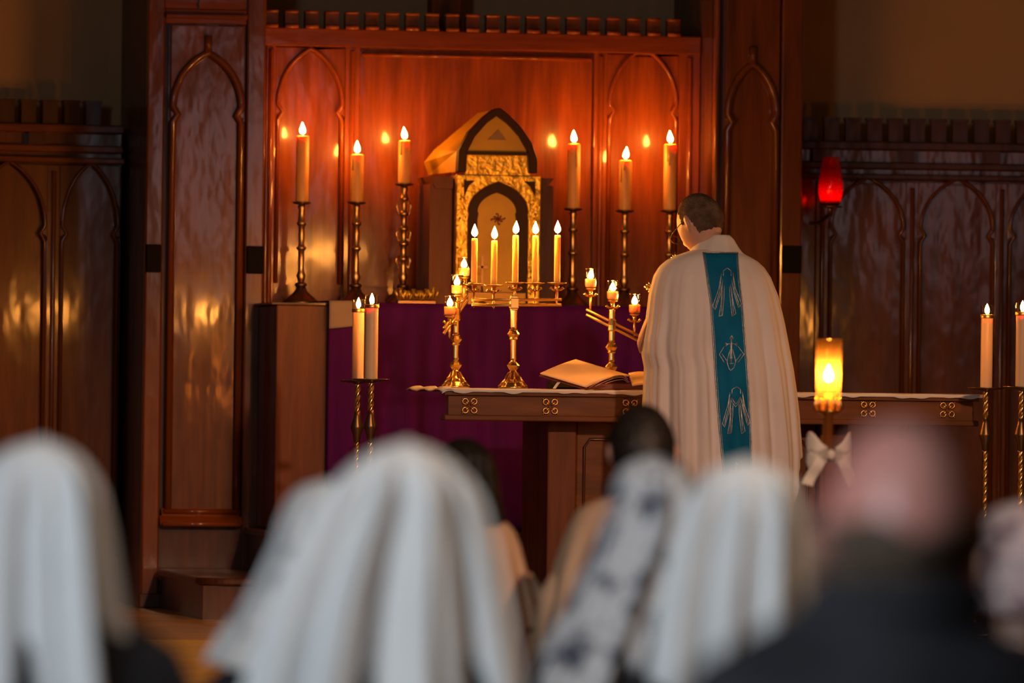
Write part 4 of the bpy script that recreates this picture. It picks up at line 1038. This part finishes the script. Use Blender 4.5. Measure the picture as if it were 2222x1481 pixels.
# lace mantilla with dark flowers
t, hm_, zs_ = nave_person('person under a white mantilla printed with dark grey flowers, right of centre', 1418, 1130, 6.98)
clothes(t, W(1370, 1300, FY(6.98)).x, 6.98, zs_ - .02, 'coat_black', w=.17, lo=.42)
rows = [(992, 1405, 1435), (998, 1382, 1458), (1012, 1358, 1480), (1040, 1340, 1498), (1080, 1330, 1506), (1130, 1315, 1500), (1200, 1288, 1480), (1260, 1262, 1465), (1320, 1232, 1445), (1400, 1190, 1420), (1481, 1152, 1400), (1600, 1110, 1390)]
veil(t, rows, 6.98, dv(992, .13, .15), 1600, 'lace_grey', 4, .02)
# white veil, right of it
t, hm_, zs_ = nave_person('person seen from behind under a plain white veil beside the bald man', 1618, 1155, 6.1)
clothes(t, hm_.translation.x + .03, 6.1, zs_, 'coat_black', w=.18, lo=.42)
rows = [(1000, 1605, 1635), (1006, 1578, 1660), (1020, 1552, 1688), (1045, 1528, 1712), (1080, 1507, 1722), (1130, 1488, 1732), (1200, 1468, 1738), (1300, 1446, 1742), (1400, 1432, 1742), (1481, 1420, 1740), (1600, 1405, 1740)]
veil(t, rows, 6.1, dv(1000, .14, .17), 1600, 'veil_white', 12, .045, k1=8, k2=13)
# bald man, nearest
t, hm_, zs_ = nave_person('person with bald pink head and dark side hair in a charcoal jacket, nearest at right', 1957, 1165, 4.25, skin='skin_pink', pitch=8, s=1.16, cloth='coat_charcoal')
clothes(t, W(1960, 1400, FY(4.2)).x, 4.25, zs_ + .12, 'coat_charcoal', w=.25, lo=.42, name='jacket', nk=.085)
clothes(t, hm_.translation.x, 4.25, zs_ + .135, 'coat_charcoal', w=.13, lo=zs_ - .1, name='collar', d=.12, nk=.092)
hair_cap(t, hm_, lambda x, y, z: (-.97 < z < -.08 + .25 * abs(x) + .03 * sin(9 * x)) and y < .25, .006, 'hair_salt', seed=2)
# woman at right edge
t, hm_, zs_ = nave_person('person in a pink-white patterned scarf and red collar at the right edge', 2215, 1235, 6.95, s=1.0)
clothes(t, W(2240, 1300, FY(6.95)).x, 6.95, zs_ - .05, 'coat_black', w=.165, lo=.42)
clothes(t, W(2215, 1300, FY(6.95)).x, 6.95, zs_ + .01, 'coat_red', w=.12, lo=zs_ - .12, name='collar', d=.12)
rows = [(1095, 2195, 2225), (1101, 2170, 2250), (1115, 2148, 2280), (1150, 2130, 2305), (1200, 2124, 2318), (1260, 2128, 2318), (1330, 2135, 2310)]
veil(t, rows, 6.95, dv(1095, .13, .14), 1330, 'lace_pink', 8, .01, name='scarf')
# rose-coloured person between the white veil and the bald man
t, hm_, zs_ = nave_person('person in a dusty rose dress, between the white veil and the bald man', 1762, 1215, 7.7, s=.9, cloth='dress_rose')
clothes(t, hm_.translation.x, 7.7, zs_, 'dress_rose', w=.17, lo=.42, name='dress')
hair_cap(t, hm_, lambda x, y, z: z > .55 and y < .3 and True, .006, 'hair_brown', seed=4)

# ---- two kneeling servers in cream albs
t, hm_, zs_ = nave_person('person in a cream alb with long dark hair, kneeling before the altar table', 1008, 1055, 10.0, kneel=True, cloth='alb_cream', pitch=14, yaw=12, ground=.16)
rows = [(1118, 960, 1062), (1130, 925, 1095), (1150, 905, 1113), (1180, 890, 1126), (1240, 875, 1141), (1300, 862, 1155), (1360, 850, 1168), (1400, 850, 1162), (1900, 850, 1150)]
drape(rows, FY(10) - .02, lambda py: interp([(1118, .07), (1150, .12), (1300, .17), (1900, .26)], py)[0], 1602, lambda a, t_, py: .012 * sin(a * 13 + 1) * max(0, min(1, (py - 1150) / 150)), 'alb', 'alb_cream', t, nu=200, nv=60, thick=.003)
hair_cap(t, hm_, lambda x, y, z: z > -.3 and y < .45 - .4 * (z < .1), .014, 'hair_black', seed=6, rough=.004)
rows = [(985, 958, 1052), (1010, 945, 1062), (1060, 940, 1072), (1100, 938, 1080), (1120, 940, 1086), (1138, 945, 1080)]
drape(rows, FY(10) - .03, .10, 1136, lambda a, t_, py: .006 * sin(a * 15), 'long_hair', 'hair_black', t, a0=R(-90 - 115), a1=R(-90 + 115), nu=90, nv=20, thick=.02)
g = MB().tube([W(1112, 1376, FY(10) - .13), W(1130, 1372, FY(10) - .14), W(1150, 1366, FY(10) - .13), W(1170, 1355, FY(10) - .07)], .006, 8); g.build('cuff_band', 'black_iron', t)
t, hm_, zs_ = nave_person('person in a cream alb with short black hair, kneeling just left of the priest', 1392, 985, 9.7, kneel=True, cloth='alb_cream', pitch=6, yaw=-4, ground=.16, s=1.02)
rows = [(1072, 1345, 1440), (1082, 1310, 1475), (1095, 1275, 1505), (1112, 1253, 1530), (1140, 1237, 1545), (1180, 1222, 1555), (1240, 1203, 1565), (1300, 1190, 1572), (1360, 1178, 1580), (1420, 1176, 1580), (1900, 1180, 1580)]
drape(rows, FY(9.7) - .02, lambda py: interp([(1072, .075), (1112, .13), (1300, .17), (1900, .26)], py)[0], 1630, lambda a, t_, py: .010 * sin(a * 13) * max(0, min(1, (py - 1120) / 150)), 'alb', 'alb_cream', t, nu=200, nv=60, thick=.003)
hair_cap(t, hm_, lambda x, y, z: (z > -.45 and y < .35 - .7 * (z < .15) + .03 * sin(30 * z)) and not (abs(x) > .8 and -.4 < z < .25 and y > -.2), .012, 'hair_black', seed=7, rough=.004)

# ---- kneeling bench for the servers and pews for the nave
kb = thing('kneeler', 'low padded kneeling bench under the two kneeling servers', 'kneeler', (0, 0, 0))
MB().box(-2.4, -.9, FY(9.85) - .75, FY(9.85) + .5, 0, .13).build('frame', 'pew_wood', kb, bevel=.01)
MB().box(-2.38, -.92, FY(9.85) - .73, FY(9.85) + .48, .13, .16).build('pad', 'coat_red', kb, bevel=.012)
for (Yp, lab) in ((7.68, 'foremost wooden pew, under the person in the rose dress'), (4.25, 'wooden pew under the bald man'), (5.95, 'wooden pew of the white-veiled women'), (6.95, 'wooden pew of the lace mantillas')):
    Yp = FY(Yp); pw = thing('pew', lab, 'bench', (0, 0, 0))
    MB().box(-4.6, -.6, Yp - .12, Yp + .22, .37, .40).build('seat', 'pew_wood', pw, bevel=.01)
    MB().box(-4.6, -.6, Yp - .31, Yp - .27, .1, .82).build('backrest', 'pew_wood', pw, bevel=.01)
    for x_ in (-4.65, -.6): MB().box(x_, x_ + .05, Yp - .31, Yp + .3, 0, .8).build('end_panel', 'pew_wood', pw, bevel=.01)
